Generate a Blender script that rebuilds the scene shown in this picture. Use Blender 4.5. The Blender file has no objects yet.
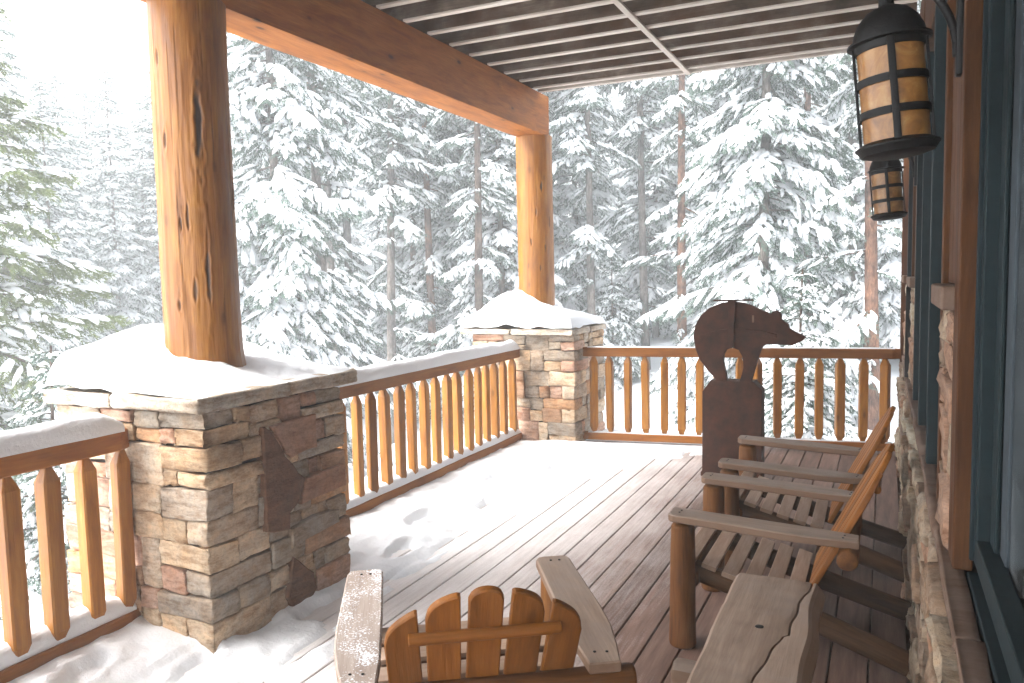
import bpy, bmesh, math, random
import numpy as np
from mathutils import Vector, Matrix
R_ = math.radians
sc = bpy.context.scene
COL = sc.collection

# ------------------------------------------------------------------ camera, sky, sun, exposure
CAM_Z = 1.65
cam = bpy.data.cameras.new("camera")
cam.sensor_width = 36.0
cam.lens = 788.1 / 1024 * 36.0
cam.clip_start = 0.05
cam.clip_end = 3000
cam_o = bpy.data.objects.new("camera", cam)
COL.objects.link(cam_o)
yaw, pitch, roll = 0.44312, -0.07987, -0.02062
fw = Vector((-math.sin(yaw) * math.cos(pitch), math.cos(yaw) * math.cos(pitch), math.sin(pitch)))
rt = Vector((math.cos(yaw), math.sin(yaw), 0))
up = rt.cross(fw)
rt2 = rt * math.cos(roll) + up * math.sin(roll)
up2 = -rt * math.sin(roll) + up * math.cos(roll)
cam_o.matrix_world = Matrix(((rt2.x, up2.x, -fw.x, 0), (rt2.y, up2.y, -fw.y, 0), (rt2.z, up2.z, -fw.z, CAM_Z), (0, 0, 0, 1)))
sc.camera = cam_o

SUN_EL, SUN_AZ = 52.0, 228.0           # azimuth clockwise from +Y: light from the open side of the porch
world = bpy.data.worlds.new("World")
sc.world = world
world.use_nodes = True
wn = world.node_tree
for n in list(wn.nodes):
    wn.nodes.remove(n)
sky = wn.nodes.new("ShaderNodeTexSky")
sky.sky_type = 'NISHITA'
sky.sun_disc = False
sky.sun_elevation = R_(SUN_EL)
sky.sun_rotation = R_(SUN_AZ)
sky.air_density = 1.0
sky.dust_density = 3.0
hs = wn.nodes.new("ShaderNodeHueSaturation")
hs.inputs['Saturation'].default_value = 0.22
bg = wn.nodes.new("ShaderNodeBackground")
bg.inputs['Strength'].default_value = 0.15
wo = wn.nodes.new("ShaderNodeOutputWorld")
wn.links.new(sky.outputs[0], hs.inputs['Color'])
wn.links.new(hs.outputs[0], bg.inputs['Color'])
wn.links.new(bg.outputs[0], wo.inputs['Surface'])
sun = bpy.data.lights.new("sun", 'SUN')
sun.energy = 1.3
sun.angle = R_(45)
sun.color = (1.0, 0.97, 0.93)
sun_o = bpy.data.objects.new("sun", sun)
COL.objects.link(sun_o)
sd = Vector((math.sin(R_(SUN_AZ)) * math.cos(R_(SUN_EL)), math.cos(R_(SUN_AZ)) * math.cos(R_(SUN_EL)), math.sin(R_(SUN_EL))))
sun_o.rotation_euler = sd.to_track_quat('Z', 'Y').to_euler()
sc.view_settings.view_transform = 'Standard'
sc.view_settings.look = 'None'
sc.view_settings.gamma = 1.0
sc.view_settings.use_curve_mapping = False
sc.view_settings.exposure = 2.62
sc.cycles.max_bounces = 10
sc.cycles.diffuse_bounces = 6
sc.cycles.use_denoising = True
sc.cycles.adaptive_threshold = 0.006

# ------------------------------------------------------------------ helpers
def empty(name, loc=(0, 0, 0), rz=0.0):
    o = bpy.data.objects.new(name, None)
    o.empty_display_size = 0.1
    o.location = loc
    o.rotation_euler = (0, 0, rz)
    COL.objects.link(o)
    return o

def tag(o, label=None, cat=None, group=None, kind=None):
    if label: o['label'] = label
    if cat: o['category'] = cat
    if group: o['group'] = group
    if kind: o['kind'] = kind
    return o

class MB:
    """collects vertices, faces and a grain coordinate; builds ONE mesh object"""
    def __init__(s):
        s.v = []; s.f = []; s.g = []; s.a = []; s.n = 0
    def add(s, verts, faces, gc=None, att=None):
        verts = np.asarray(verts, float)
        s.v.append(verts)
        s.g.append(np.asarray(gc, float) if gc is not None else verts.copy())
        s.a.append(np.asarray(att, float) if att is not None else np.zeros(len(verts)))
        if isinstance(faces, np.ndarray):
            s.f.append((faces + s.n))
        else:
            b = {}
            for fc in faces:
                b.setdefault(len(fc), []).append(fc)
            for k, l in b.items():
                s.f.append(np.asarray(l, int) + s.n)
        s.n += len(verts)
        return s
    def mesh(s, name, m, smooth=True):
        V = np.concatenate(s.v); me = bpy.data.meshes.new(name)
        me.vertices.add(len(V)); me.vertices.foreach_set('co', V.astype(np.float32).ravel())
        loops = np.concatenate([f.ravel() for f in s.f])
        tot = np.concatenate([np.full(len(f), f.shape[1]) for f in s.f])
        st = np.concatenate([[0], np.cumsum(tot)[:-1]])
        me.loops.add(len(loops)); me.loops.foreach_set('vertex_index', loops.astype(np.int32))
        me.polygons.add(len(tot)); me.polygons.foreach_set('loop_start', st.astype(np.int32))
        me.polygons.foreach_set('loop_total', tot.astype(np.int32))
        me.update(calc_edges=True)
        G = np.concatenate(s.g)
        at = me.attributes.new('gc', 'FLOAT_VECTOR', 'POINT'); at.data.foreach_set('vector', G.astype(np.float32).ravel())
        A = np.concatenate(s.a)
        if A.any():
            at = me.attributes.new('mark', 'FLOAT', 'POINT'); at.data.foreach_set('value', A.astype(np.float32))
        me.polygons.foreach_set('use_smooth', np.full(len(tot), smooth))
        me.materials.append(m)
        me.validate()
        return me
    def build(s, name, m, parent=None, smooth=True, sharp=None):
        me = s.mesh(name, m, smooth)
        if sharp:
            me.set_sharp_from_angle(angle=R_(sharp))
        o = bpy.data.objects.new(name, me)
        COL.objects.link(o)
        if parent: o.parent = parent
        return o

def frame_axes(d):
    d = np.asarray(d, float); d = d / np.linalg.norm(d)
    a = np.array([0, 0, 1.0]) if abs(d[2]) < 0.9 else np.array([1.0, 0, 0])
    x = np.cross(a, d); x /= np.linalg.norm(x)
    return x, np.cross(d, x), d

def rough_noise(rng, n, amp, smooth=3):
    x = rng.normal(0, 1, n + smooth * 2)
    k = np.ones(smooth) / smooth
    return np.convolve(x, k, 'same')[smooth:-smooth] * amp if n > 0 else x

def log(mb, p, q, r0, r1, rng, seg=18, rings=10, wob=0.03, bend=0.0, cap_round=0.25, off=0.0):
    """a peeled log between two points: slightly uneven radius, rounded ends"""
    p = np.asarray(p, float); q = np.asarray(q, float); L = np.linalg.norm(q - p)
    x, y, d = frame_axes(q - p)
    ts = np.linspace(0, 1, rings)
    e = min(0.25, cap_round * r0 / max(L, 1e-6))
    ts = np.concatenate([[0, 0, e * 0.35], e + ts * (1 - 2 * e), [1 - e * 0.35, 1, 1]])
    sc_ = np.ones(len(ts)); sc_[0] = 0.0; sc_[1] = 1 - cap_round * .6; sc_[2] = 1 - cap_round * .2; sc_[-1] = 0; sc_[-2] = 1 - cap_round * .6; sc_[-3] = 1 - cap_round * .2
    ph = rng.uniform(0, 6.28, 4); th = np.linspace(0, 2 * np.pi, seg, endpoint=False)
    V = []; G = []
    bd = rng.uniform(0, 6.28)
    for i, t in enumerate(ts):
        r = (r0 + (r1 - r0) * t) * sc_[i]
        rr = r * (1 + wob * (np.sin(2 * th + ph[0] + 2 * t) * .5 + np.sin(3 * th + ph[1] + 5 * t) * .35 + np.sin(5 * th + ph[2]) * .15 + np.sin(7 * t + ph[3]) * .6))
        c = p + (q - p) * t + (x * math.cos(bd) + y * math.sin(bd)) * bend * math.sin(math.pi * t)
        V.append(c + np.outer(rr * np.cos(th), x) + np.outer(rr * np.sin(th), y))
        G.append(np.stack([np.full(seg, off + t * L), r * np.cos(th) + off, r * np.sin(th)], 1))
    n = len(ts)
    idx = np.arange(n * seg).reshape(n, seg)
    F = np.stack([idx[:-1], np.roll(idx, -1, 1)[:-1], np.roll(idx, -1, 1)[1:], idx[1:]], -1).reshape(-1, 4)
    mb.add(np.concatenate(V), F, np.concatenate(G))
    return mb

_cube_cache = {}
def _grid_cube(n):
    if n in _cube_cache: return _cube_cache[n]
    ids = {}; pts = []
    def vid(k):
        if k not in ids: ids[k] = len(pts); pts.append(k)
        return ids[k]
    F = []
    for ax in range(3):
        b, c = (ax + 1) % 3, (ax + 2) % 3
        for side in (0, n):
            for i in range(n):
                for j in range(n):
                    q = []
                    for (di, dj) in ((0, 0), (1, 0), (1, 1), (0, 1)):
                        k = [0, 0, 0]; k[ax] = side; k[b] = i + di; k[c] = j + dj
                        q.append(vid(tuple(k)))
                    if side == 0: q = q[::-1]
                    F.append(q)
    _cube_cache[n] = (np.array(pts), np.array(F))
    return _cube_cache[n]

def rbox(mb, lo, hi, bev=0.004, n=3, jit=0.0, rng=None, grain=0, rot=None, org=None, off=None, tilt=0.0):
    """box with rounded edges (and, for stones, uneven faces); grain = axis the wood runs along"""
    lo = np.asarray(lo, float); hi = np.asarray(hi, float)
    P, F = _grid_cube(n)
    S = hi - lo
    V = np.zeros((len(P), 3)); ext = np.zeros((len(P), 3))
    for a in range(3):
        b = min(bev, S[a] * .3)
        if n == 3: tab = np.array([0, b, S[a] - b, S[a]])
        else: tab = np.concatenate([[0, b], b + (S[a] - 2 * b) * np.linspace(0, 1, n - 1)[1:-1], [S[a] - b, S[a]]])
        V[:, a] = lo[a] + tab[P[:, a]]
        ext[:, a] = np.where(P[:, a] == 0, -1, np.where(P[:, a] == n, 1, 0))
    ne = np.abs(ext).sum(1)
    pull = np.where(ne == 2, .30, np.where(ne == 3, .43, 0.0))
    bb = np.minimum(bev, S * .3)
    V -= ext * pull[:, None] * bb
    if jit and rng is not None:
        V += rng.normal(0, jit, V.shape)
        # gentle warp: every stone is a little out of true
        V += (ext * rng.normal(0, jit * 1.2, 3)) * (ne == 1)[:, None]
        c = (lo + hi) / 2; u = (V - c) / (S + 1e-9)
        V += np.outer(u[:, 0], rng.normal(0, tilt, 3)) + np.outer(u[:, 1], rng.normal(0, tilt, 3)) + np.outer(u[:, 2], rng.normal(0, tilt, 3))
    g = V.copy()
    if grain == 1: g = V[:, [1, 0, 2]]
    elif grain == 2: g = V[:, [2, 0, 1]]
    if off is not None: g = g + np.asarray(off)
    if rot is not None:
        o = np.zeros(3) if org is None else np.asarray(org, float)
        V = (V - o) @ np.asarray(rot).T + o
    mb.add(V, F, g)
    return mb

def prism(mb, poly, z0, z1, M=None, bev=0.004, off=0.0):
    """outline (u,v) extruded w from z0 to z1 with a small bevel; M maps (u,v,w) to the thing's space; grain along u"""
    P = np.asarray(poly, float); n = len(P)
    area = 0.5 * np.sum(P[:, 0] * np.roll(P[:, 1], -1) - np.roll(P[:, 0], -1) * P[:, 1])
    if area < 0: P = P[::-1]
    e = np.roll(P, -1, 0) - P; e /= np.linalg.norm(e, axis=1)[:, None] + 1e-12
    nrm = np.stack([e[:, 1], -e[:, 0]], 1)
    vn = nrm + np.roll(nrm, 1, 0); vn /= np.linalg.norm(vn, axis=1)[:, None] + 1e-9
    Q = P - vn * bev
    rings = [(Q, z0), (P, z0 + bev), (P, z1 - bev), (Q, z1)]
    V = np.concatenate([np.column_stack([a, np.full(n, z)]) for a, z in rings])
    g = V + np.array([off, off * .37, 0])
    idx = np.arange(4 * n).reshape(4, n)
    F = [list(t) for t in np.stack([idx[:-1], np.roll(idx, -1, 1)[:-1], np.roll(idx, -1, 1)[1:], idx[1:]], -1).reshape(-1, 4)]
    F.append(list(idx[3])); F.append(list(idx[0][::-1]))
    if M is not None:
        V = V @ np.asarray(M)[:3, :3].T + np.asarray(M)[:3, 3]
    mb.add(V, F, g)
    return mb

def vnoise(x, y, seed=0, scale=1.0):
    """smooth 2-D value noise, vectorised, in [-1,1]"""
    rng = np.random.default_rng(seed); T = rng.uniform(-1, 1, (64, 64))
    x = np.asarray(x) / scale + 100.3; y = np.asarray(y) / scale + 100.7
    xi = np.floor(x).astype(int); yi = np.floor(y).astype(int); fx = x - xi; fy = y - yi
    fx = fx * fx * (3 - 2 * fx); fy = fy * fy * (3 - 2 * fy)
    g = lambda i, j: T[(xi + i) % 64, (yi + j) % 64]
    return (g(0, 0) * (1 - fx) + g(1, 0) * fx) * (1 - fy) + (g(0, 1) * (1 - fx) + g(1, 1) * fx) * fy

def sstep(a, b, x):
    t = np.clip((x - a) / (b - a), 0, 1); return t * t * (3 - 2 * t)

def heightfield(mb, xs, ys, base, thick, min_t=0.004):
    """closed sheet of snow lying on base(x,y); cells thinner than min_t are dropped"""
    X, Y = np.meshgrid(xs, ys, indexing='ij')
    T = thick(X, Y); B = base(X, Y)
    keepv = T > min_t
    nx, ny = X.shape
    cell = keepv[:-1, :-1] | keepv[1:, :-1] | keepv[1:, 1:] | keepv[:-1, 1:]
    Tt = np.where(keepv, T, -0.004)
    V = np.stack([X, Y, B + Tt], -1).reshape(-1, 3)
    idx = np.arange(nx * ny).reshape(nx, ny)
    q = np.stack([idx[:-1, :-1], idx[1:, :-1], idx[1:, 1:], idx[:-1, 1:]], -1)[cell]
    used, inv = np.unique(q.ravel(), return_inverse=True)
    mb.add(V[used], inv.reshape(-1, 4))
    return mb

# ------------------------------------------------------------------ materials
def new_mat(name):
    m = bpy.data.materials.new(name); m.use_nodes = True
    nt = m.node_tree; b = nt.nodes['Principled BSDF']
    return m, nt, b

def N(nt, t, **kw):
    n = nt.nodes.new(t)
    for k, v in kw.items():
        if k.startswith('i_'): n.inputs[k[2:].replace('_', ' ')].default_value = v
        else: setattr(n, k, v)
    return n

def ramp(nt, pts, interp='LINEAR'):
    r = nt.nodes.new('ShaderNodeValToRGB'); cr = r.color_ramp; cr.interpolation = interp
    while len(cr.elements) < len(pts): cr.elements.new(0.5)
    for e, (p, c) in zip(cr.elements, pts):
        e.position = p; e.color = (*c, 1)
    return r

def mixc(nt, a, b, fac, mode='MIX'):
    m = nt.nodes.new('ShaderNodeMix'); m.data_type = 'RGBA'; m.blend_type = mode
    for i, s in ((6, a), (7, b), (0, fac)):
        if hasattr(s, 'is_output') or isinstance(s, bpy.types.NodeSocket): nt.links.new(s, m.inputs[i])
        else: m.inputs[i].default_value = (*s, 1) if isinstance(s, tuple) else s
    return m.outputs[2]

def bump(nt, b, h, strength=0.3, dist=0.01):
    bp = nt.nodes.new('ShaderNodeBump'); bp.inputs['Strength'].default_value = strength; bp.inputs['Distance'].default_value = dist
    nt.links.new(h, bp.inputs['Height']); nt.links.new(bp.outputs[0], b.inputs['Normal'])

def wood(name, dark, mid, light, rough=0.5, stretch=14.0, knots=0.5, fine=1.0, frost=0.0, mark=False, weather=None, spec=0.35, sides=None):
    m, nt, b = new_mat(name)
    at = N(nt, 'ShaderNodeAttribute', attribute_name='gc')
    oi = N(nt, 'ShaderNodeObjectInfo')
    mul = N(nt, 'ShaderNodeMath', operation='MULTIPLY'); nt.links.new(oi.outputs['Random'], mul.inputs[0]); mul.inputs[1].default_value = 37.0
    add = N(nt, 'ShaderNodeVectorMath', operation='ADD'); nt.links.new(at.outputs['Vector'], add.inputs[0]); nt.links.new(mul.outputs[0], add.inputs[1])
    mp = N(nt, 'ShaderNodeMapping'); nt.links.new(add.outputs[0], mp.inputs['Vector']); mp.inputs['Scale'].default_value = (1.6, stretch, stretch)
    n1 = N(nt, 'ShaderNodeTexNoise', i_Scale=1.6, i_Detail=5.0, i_Roughness=0.62, i_Distortion=0.5); nt.links.new(mp.outputs[0], n1.inputs['Vector'])
    mp2 = N(nt, 'ShaderNodeMapping'); nt.links.new(add.outputs[0], mp2.inputs['Vector']); mp2.inputs['Scale'].default_value = (6, 120 * fine, 120 * fine)
    n2 = N(nt, 'ShaderNodeTexNoise', i_Scale=1.0, i_Detail=3.0, i_Roughness=0.6); nt.links.new(mp2.outputs[0], n2.inputs['Vector'])
    r = ramp(nt, [(0.28, dark), (0.5, mid), (0.74, light)]); nt.links.new(n1.outputs[0], r.inputs[0])
    c = mixc(nt, r.outputs[0], dark, 0.0)
    rr = ramp(nt, [(0.35, (0, 0, 0)), (0.62, (1, 1, 1))]); nt.links.new(n2.outputs[0], rr.inputs[0])
    gm = N(nt, 'ShaderNodeMath', operation='MULTIPLY_ADD'); nt.links.new(rr.outputs[0], gm.inputs[0]); gm.inputs[1].default_value = -0.35; gm.inputs[2].default_value = 0.35
    c = mixc(nt, r.outputs[0], dark, gm.outputs[0])
    if knots > 0:
        mp3 = N(nt, 'ShaderNodeMapping'); nt.links.new(add.outputs[0], mp3.inputs['Vector']); mp3.inputs['Scale'].default_value = (3.2, 7.5, 7.5)
        vo = N(nt, 'ShaderNodeTexVoronoi', i_Scale=1.0, i_Randomness=1.0); nt.links.new(mp3.outputs[0], vo.inputs['Vector'])
        kr = ramp(nt, [(0.0, (1, 1, 1)), (0.07, (0.9, 0.9, 0.9)), (0.13, (0.25, 0.25, 0.25)), (0.3, (0, 0, 0))]); nt.links.new(vo.outputs['Distance'], kr.inputs[0])
        km = N(nt, 'ShaderNodeMath', operation='MULTIPLY'); nt.links.new(kr.outputs[0], km.inputs[0]); km.inputs[1].default_value = knots
        c = mixc(nt, c, tuple(x * .28 for x in dark), km.outputs[0])
    # piece to piece differences in tone
    hv = N(nt, 'ShaderNodeHueSaturation'); nt.links.new(c, hv.inputs['Color'])
    vr = N(nt, 'ShaderNodeMapRange'); nt.links.new(oi.outputs['Random'], vr.inputs['Value']); vr.inputs['To Min'].default_value = 0.78; vr.inputs['To Max'].default_value = 1.2
    nt.links.new(vr.outputs[0], hv.inputs['Value'])
    c = hv.outputs[0]
    if weather:
        n4 = N(nt, 'ShaderNodeTexNoise', i_Scale=3.0, i_Detail=6.0, i_Roughness=0.7); nt.links.new(add.outputs[0], n4.inputs['Vector'])
        wr = ramp(nt, [(0.42, (0, 0, 0)), (0.62, (1, 1, 1))]); nt.links.new(n4.outputs[0], wr.inputs[0])
        wm = N(nt, 'ShaderNodeMath', operation='MULTIPLY'); nt.links.new(wr.outputs[0], wm.inputs[0]); wm.inputs[1].default_value = 0.6
        c = mixc(nt, c, weather, wm.outputs[0])
    if mark:
        ma = N(nt, 'ShaderNodeAttribute', attribute_name='mark')
        c = mixc(nt, c, tuple(x * .14 for x in dark), ma.outputs['Fac'])
    if frost > 0:
        n5 = N(nt, 'ShaderNodeTexNoise', i_Scale=150.0, i_Detail=3.0); nt.links.new(at.outputs['Vector'], n5.inputs['Vector'])
        n6 = N(nt, 'ShaderNodeTexNoise', i_Scale=7.0, i_Detail=4.0); nt.links.new(at.outputs['Vector'], n6.inputs['Vector'])
        s5 = N(nt, 'ShaderNodeMath', operation='ADD'); nt.links.new(n5.outputs[0], s5.inputs[0]); nt.links.new(n6.outputs[0], s5.inputs[1])
        fr = ramp(nt, [(0.0, (0, 0, 0)), (1.0, (1, 1, 1))]); fr.color_ramp.elements[0].position = .58 - frost * .06; fr.color_ramp.elements[1].position = .64 - frost * .06
        s6 = N(nt, 'ShaderNodeMath', operation='MULTIPLY'); nt.links.new(s5.outputs[0], s6.inputs[0]); s6.inputs[1].default_value = 0.5
        nt.links.new(s6.outputs[0], fr.inputs[0])
        c = mixc(nt, c, (0.85, 0.87, 0.9), fr.outputs[0])
    if sides:       # upper faces take the main tone; edges and undersides turn browner
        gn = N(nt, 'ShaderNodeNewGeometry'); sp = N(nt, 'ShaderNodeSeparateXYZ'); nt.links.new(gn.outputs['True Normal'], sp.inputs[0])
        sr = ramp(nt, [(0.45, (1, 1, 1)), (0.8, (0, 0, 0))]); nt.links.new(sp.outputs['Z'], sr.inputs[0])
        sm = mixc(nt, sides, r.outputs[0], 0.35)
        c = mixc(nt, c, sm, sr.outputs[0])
    nt.links.new(c, b.inputs['Base Color'])
    b.inputs['Roughness'].default_value = rough
    b.inputs['Specular IOR Level'].default_value = spec
    hsum = N(nt, 'ShaderNodeMath', operation='ADD'); nt.links.new(n1.outputs[0], hsum.inputs[0]); nt.links.new(n2.outputs[0], hsum.inputs[1])
    bump(nt, b, hsum.outputs[0], 0.35, 0.004)
    return m

def plain(name, col, rough=0.6, metal=0.0, var=0.25, scale=18.0, bumps=0.15, spec=0.4):
    m, nt, b = new_mat(name)
    tc = N(nt, 'ShaderNodeTexCoord')
    n1 = N(nt, 'ShaderNodeTexNoise', i_Scale=scale, i_Detail=5.0, i_Roughness=0.6); nt.links.new(tc.outputs['Object'], n1.inputs['Vector'])
    r = ramp(nt, [(0.3, tuple(x * (1 - var) for x in col)), (0.7, tuple(min(1, x * (1 + var)) for x in col))]); nt.links.new(n1.outputs[0], r.inputs[0])
    nt.links.new(r.outputs[0], b.inputs['Base Color'])
    b.inputs['Roughness'].default_value = rough; b.inputs['Metallic'].default_value = metal; b.inputs['Specular IOR Level'].default_value = spec
    if bumps: bump(nt, b, n1.outputs[0], bumps, 0.01)
    return m

def snow_mat(name, col=(0.78, 0.80, 0.825), scale=60.0, strength=0.25):
    m, nt, b = new_mat(name)
    tc = N(nt, 'ShaderNodeTexCoord')
    n1 = N(nt, 'ShaderNodeTexNoise', i_Scale=scale, i_Detail=6.0, i_Roughness=0.65); nt.links.new(tc.outputs['Object'], n1.inputs['Vector'])
    b.inputs['Base Color'].default_value = (*col, 1); b.inputs['Roughness'].default_value = 0.75
    b.inputs['Specular IOR Level'].default_value = 0.25
    bump(nt, b, n1.outputs[0], strength, 0.012)
    return m

def stone_mat(name, cols, grime=(0.06, 0.05, 0.04), lichen=True):
    m, nt, b = new_mat(name)
    ge = N(nt, 'ShaderNodeNewGeometry')
    at = N(nt, 'ShaderNodeTexCoord')
    r = ramp(nt, [(i / len(cols), c) for i, c in enumerate(cols)], 'CONSTANT'); nt.links.new(ge.outputs['Random Per Island'], r.inputs[0])
    ml = N(nt, 'ShaderNodeMath', operation='MULTIPLY'); nt.links.new(ge.outputs['Random Per Island'], ml.inputs[0]); ml.inputs[1].default_value = 91.0
    ad = N(nt, 'ShaderNodeVectorMath', operation='ADD'); nt.links.new(at.outputs['Object'], ad.inputs[0]); nt.links.new(ml.outputs[0], ad.inputs[1])
    n1 = N(nt, 'ShaderNodeTexNoise', i_Scale=7.0, i_Detail=6.0, i_Roughness=0.66, i_Distortion=0.6); nt.links.new(ad.outputs[0], n1.inputs['Vector'])
    mp = N(nt, 'ShaderNodeMapping'); nt.links.new(ad.outputs[0], mp.inputs['Vector']); mp.inputs['Scale'].default_value = (9, 9, 32)
    n2 = N(nt, 'ShaderNodeTexNoise', i_Scale=1.0, i_Detail=7.0, i_Roughness=0.7); nt.links.new(mp.outputs[0], n2.inputs['Vector'])
    n3 = N(nt, 'ShaderNodeTexNoise', i_Scale=60.0, i_Detail=4.0, i_Roughness=0.7); nt.links.new(ad.outputs[0], n3.inputs['Vector'])
    f1 = ramp(nt, [(0.36, (0.62, 0.52, 0.44)), (0.5, (1, 1, 1)), (0.68, (1.35, 1.3, 1.24))]); nt.links.new(n2.outputs[0], f1.inputs[0])
    c = mixc(nt, r.outputs[0], f1.outputs[0], 0.9, 'MULTIPLY')
    f2 = ramp(nt, [(0.40, (1.0, 1.0, 1.0)), (0.66, (1.0, .74, .5))]); nt.links.new(n1.outputs[0], f2.inputs[0])
    c = mixc(nt, c, f2.outputs[0], 0.6, 'MULTIPLY')
    f3 = ramp(nt, [(0.33, (0.55, 0.52, 0.5)), (0.5, (1, 1, 1)), (0.72, (1.2, 1.2, 1.2))]); nt.links.new(n3.outputs[0], f3.inputs[0])
    c = mixc(nt, c, f3.outputs[0], 0.55, 'MULTIPLY')
    nt.links.new(c, b.inputs['Base Color'])
    b.inputs['Roughness'].default_value = 0.85; b.inputs['Specular IOR Level'].default_value = 0.25
    s1 = N(nt, 'ShaderNodeMath', operation='MULTIPLY_ADD'); nt.links.new(n3.outputs[0], s1.inputs[0]); s1.inputs[1].default_value = 0.45; nt.links.new(n2.outputs[0], s1.inputs[2])
    bump(nt, b, s1.outputs[0], 0.7, 0.012)
    return m

M_post = wood('peeled_log', (0.16, 0.05, 0.0035), (0.28, 0.102, 0.0075), (0.37, 0.158, 0.019), rough=0.42, stretch=9, knots=0.55, mark=True, spec=0.45)
M_beam = wood('stained_beam', (0.19, 0.055, 0.007), (0.36, 0.115, 0.014), (0.46, 0.175, 0.03), rough=0.6, stretch=9, knots=0.95, spec=0.2)
M_rail = wood('rail_wood', (0.18, 0.057, 0.007), (0.285, 0.10, 0.013), (0.35, 0.14, 0.024), spec=0.2, rough=0.6, stretch=12, knots=0.4)
M_balu = wood('baluster_wood', (0.2, 0.068, 0.006), (0.335, 0.128, 0.011), (0.43, 0.19, 0.025), rough=0.5, stretch=12, knots=0.6)
M_chairlog = wood('chair_log', (0.06, 0.022, 0.006), (0.135, 0.052, 0.013), (0.21, 0.09, 0.026), rough=0.65, stretch=12, knots=0.7, spec=0.15)
M_raillog = wood('shaded_log', (0.03, 0.014, 0.006), (0.07, 0.034, 0.015), (0.12, 0.062, 0.03), rough=0.75, stretch=12, knots=0.6, spec=0.12)  # darker copy of the chair log wood; shade put into the colour
M_slat = wood('back_slat_wood', (0.15, 0.05, 0.007), (0.25, 0.088, 0.013), (0.33, 0.128, 0.024), spec=0.2, rough=0.55, stretch=9, knots=0.5)
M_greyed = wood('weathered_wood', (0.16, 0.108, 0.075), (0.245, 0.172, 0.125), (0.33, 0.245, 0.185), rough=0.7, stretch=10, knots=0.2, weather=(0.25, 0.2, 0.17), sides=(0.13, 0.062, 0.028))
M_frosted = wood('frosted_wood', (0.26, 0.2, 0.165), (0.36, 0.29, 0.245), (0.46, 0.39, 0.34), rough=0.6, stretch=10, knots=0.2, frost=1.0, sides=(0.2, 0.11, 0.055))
M_seat = wood('seat_slat_wood', (0.24, 0.15, 0.1), (0.36, 0.25, 0.18), (0.46, 0.35, 0.27), rough=0.65, stretch=10, knots=0.2, sides=(0.12, 0.06, 0.028))
M_joist = wood('stained_joist', (0.03, 0.017, 0.008), (0.13, 0.092, 0.066), (0.29, 0.235, 0.19), rough=0.8, stretch=2.2, knots=0.4, weather=(0.08, 0.032, 0.010), spec=0.15)
M_pale = wood('bright_underside_wood', (0.4, 0.33, 0.27), (0.55, 0.48, 0.42), (0.66, 0.6, 0.54), rough=0.7, stretch=6, knots=0.2)  # pale tone: brightness of the ceiling undersides is put into the colour
M_trim = wood('trim_wood', (0.038, 0.013, 0.004), (0.066, 0.025, 0.008), (0.10, 0.042, 0.015), rough=0.7, stretch=12, knots=0.3, spec=0.12)
M_teal = plain('teal_paint', (0.0085, 0.0165, 0.019), rough=0.6, var=0.2, scale=30, bumps=0.08, spec=0.12)
M_iron = plain('black_iron', (0.004, 0.0036, 0.0034), rough=0.55, metal=0.0, var=0.4, scale=60, bumps=0.2, spec=0.25)
M_rust = plain('rusted_steel', (0.046, 0.017, 0.0085), rough=0.75, metal=0.0, var=0.6, scale=9, bumps=0.4, spec=0.15)
M_snow = snow_mat('snow', scale=38.0, strength=0.5)
M_treesnow = snow_mat('bough_snow', (0.87, 0.89, 0.91), 22.0, 0.5)
M_ground = snow_mat('snow_ground', (0.84, 0.86, 0.89), 2.0, 0.4)
M_ledge = wood('ledge_slab', (0.09, 0.05, 0.032), (0.15, 0.09, 0.06), (0.22, 0.15, 0.11), rough=0.8, stretch=6, knots=0.1, weather=(0.17, 0.12, 0.095), spec=0.12)
M_core = plain('mortar_core', (0.05, 0.042, 0.035), rough=0.95, var=0.3, scale=40)
STONES = [(0.40, 0.30, 0.20), (0.47, 0.38, 0.28), (0.32, 0.28, 0.23), (0.46, 0.29, 0.17), (0.40, 0.35, 0.28), (0.52, 0.44, 0.34), (0.37, 0.235, 0.15), (0.45, 0.31, 0.24), (0.29, 0.255, 0.215), (0.52, 0.41, 0.29), (0.44, 0.37, 0.29), (0.42, 0.27, 0.2), (0.49, 0.41, 0.32), (0.36, 0.31, 0.255)]
M_stone = stone_mat('sandstone', STONES)
M_darkstone = stone_mat('iron_stained_stone', [(0.17, 0.09, 0.05), (0.14, 0.075, 0.043)])
M_brownstone = stone_mat('brown_stone', [(0.30, 0.19, 0.12), (0.33, 0.2, 0.14), (0.28, 0.18, 0.115)])
M_cap = stone_mat('cap_stone', [(0.44, 0.41, 0.36), (0.4, 0.35, 0.28), (0.46, 0.42, 0.36)])
M_wallstone = stone_mat('wall_stone', [(0.29, 0.24, 0.18), (0.23, 0.165, 0.115), (0.36, 0.33, 0.265), (0.26, 0.165, 0.115), (0.28, 0.225, 0.17), (0.2, 0.145, 0.105)])
M_needle = plain('needles', (0.085, 0.125, 0.098), rough=0.6, var=0.5, scale=1.3, bumps=0, spec=0.3)
M_needle_y = plain('pale_needles', (0.11, 0.14, 0.045), rough=0.6, var=0.45, scale=1.3, bumps=0, spec=0.3)
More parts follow.
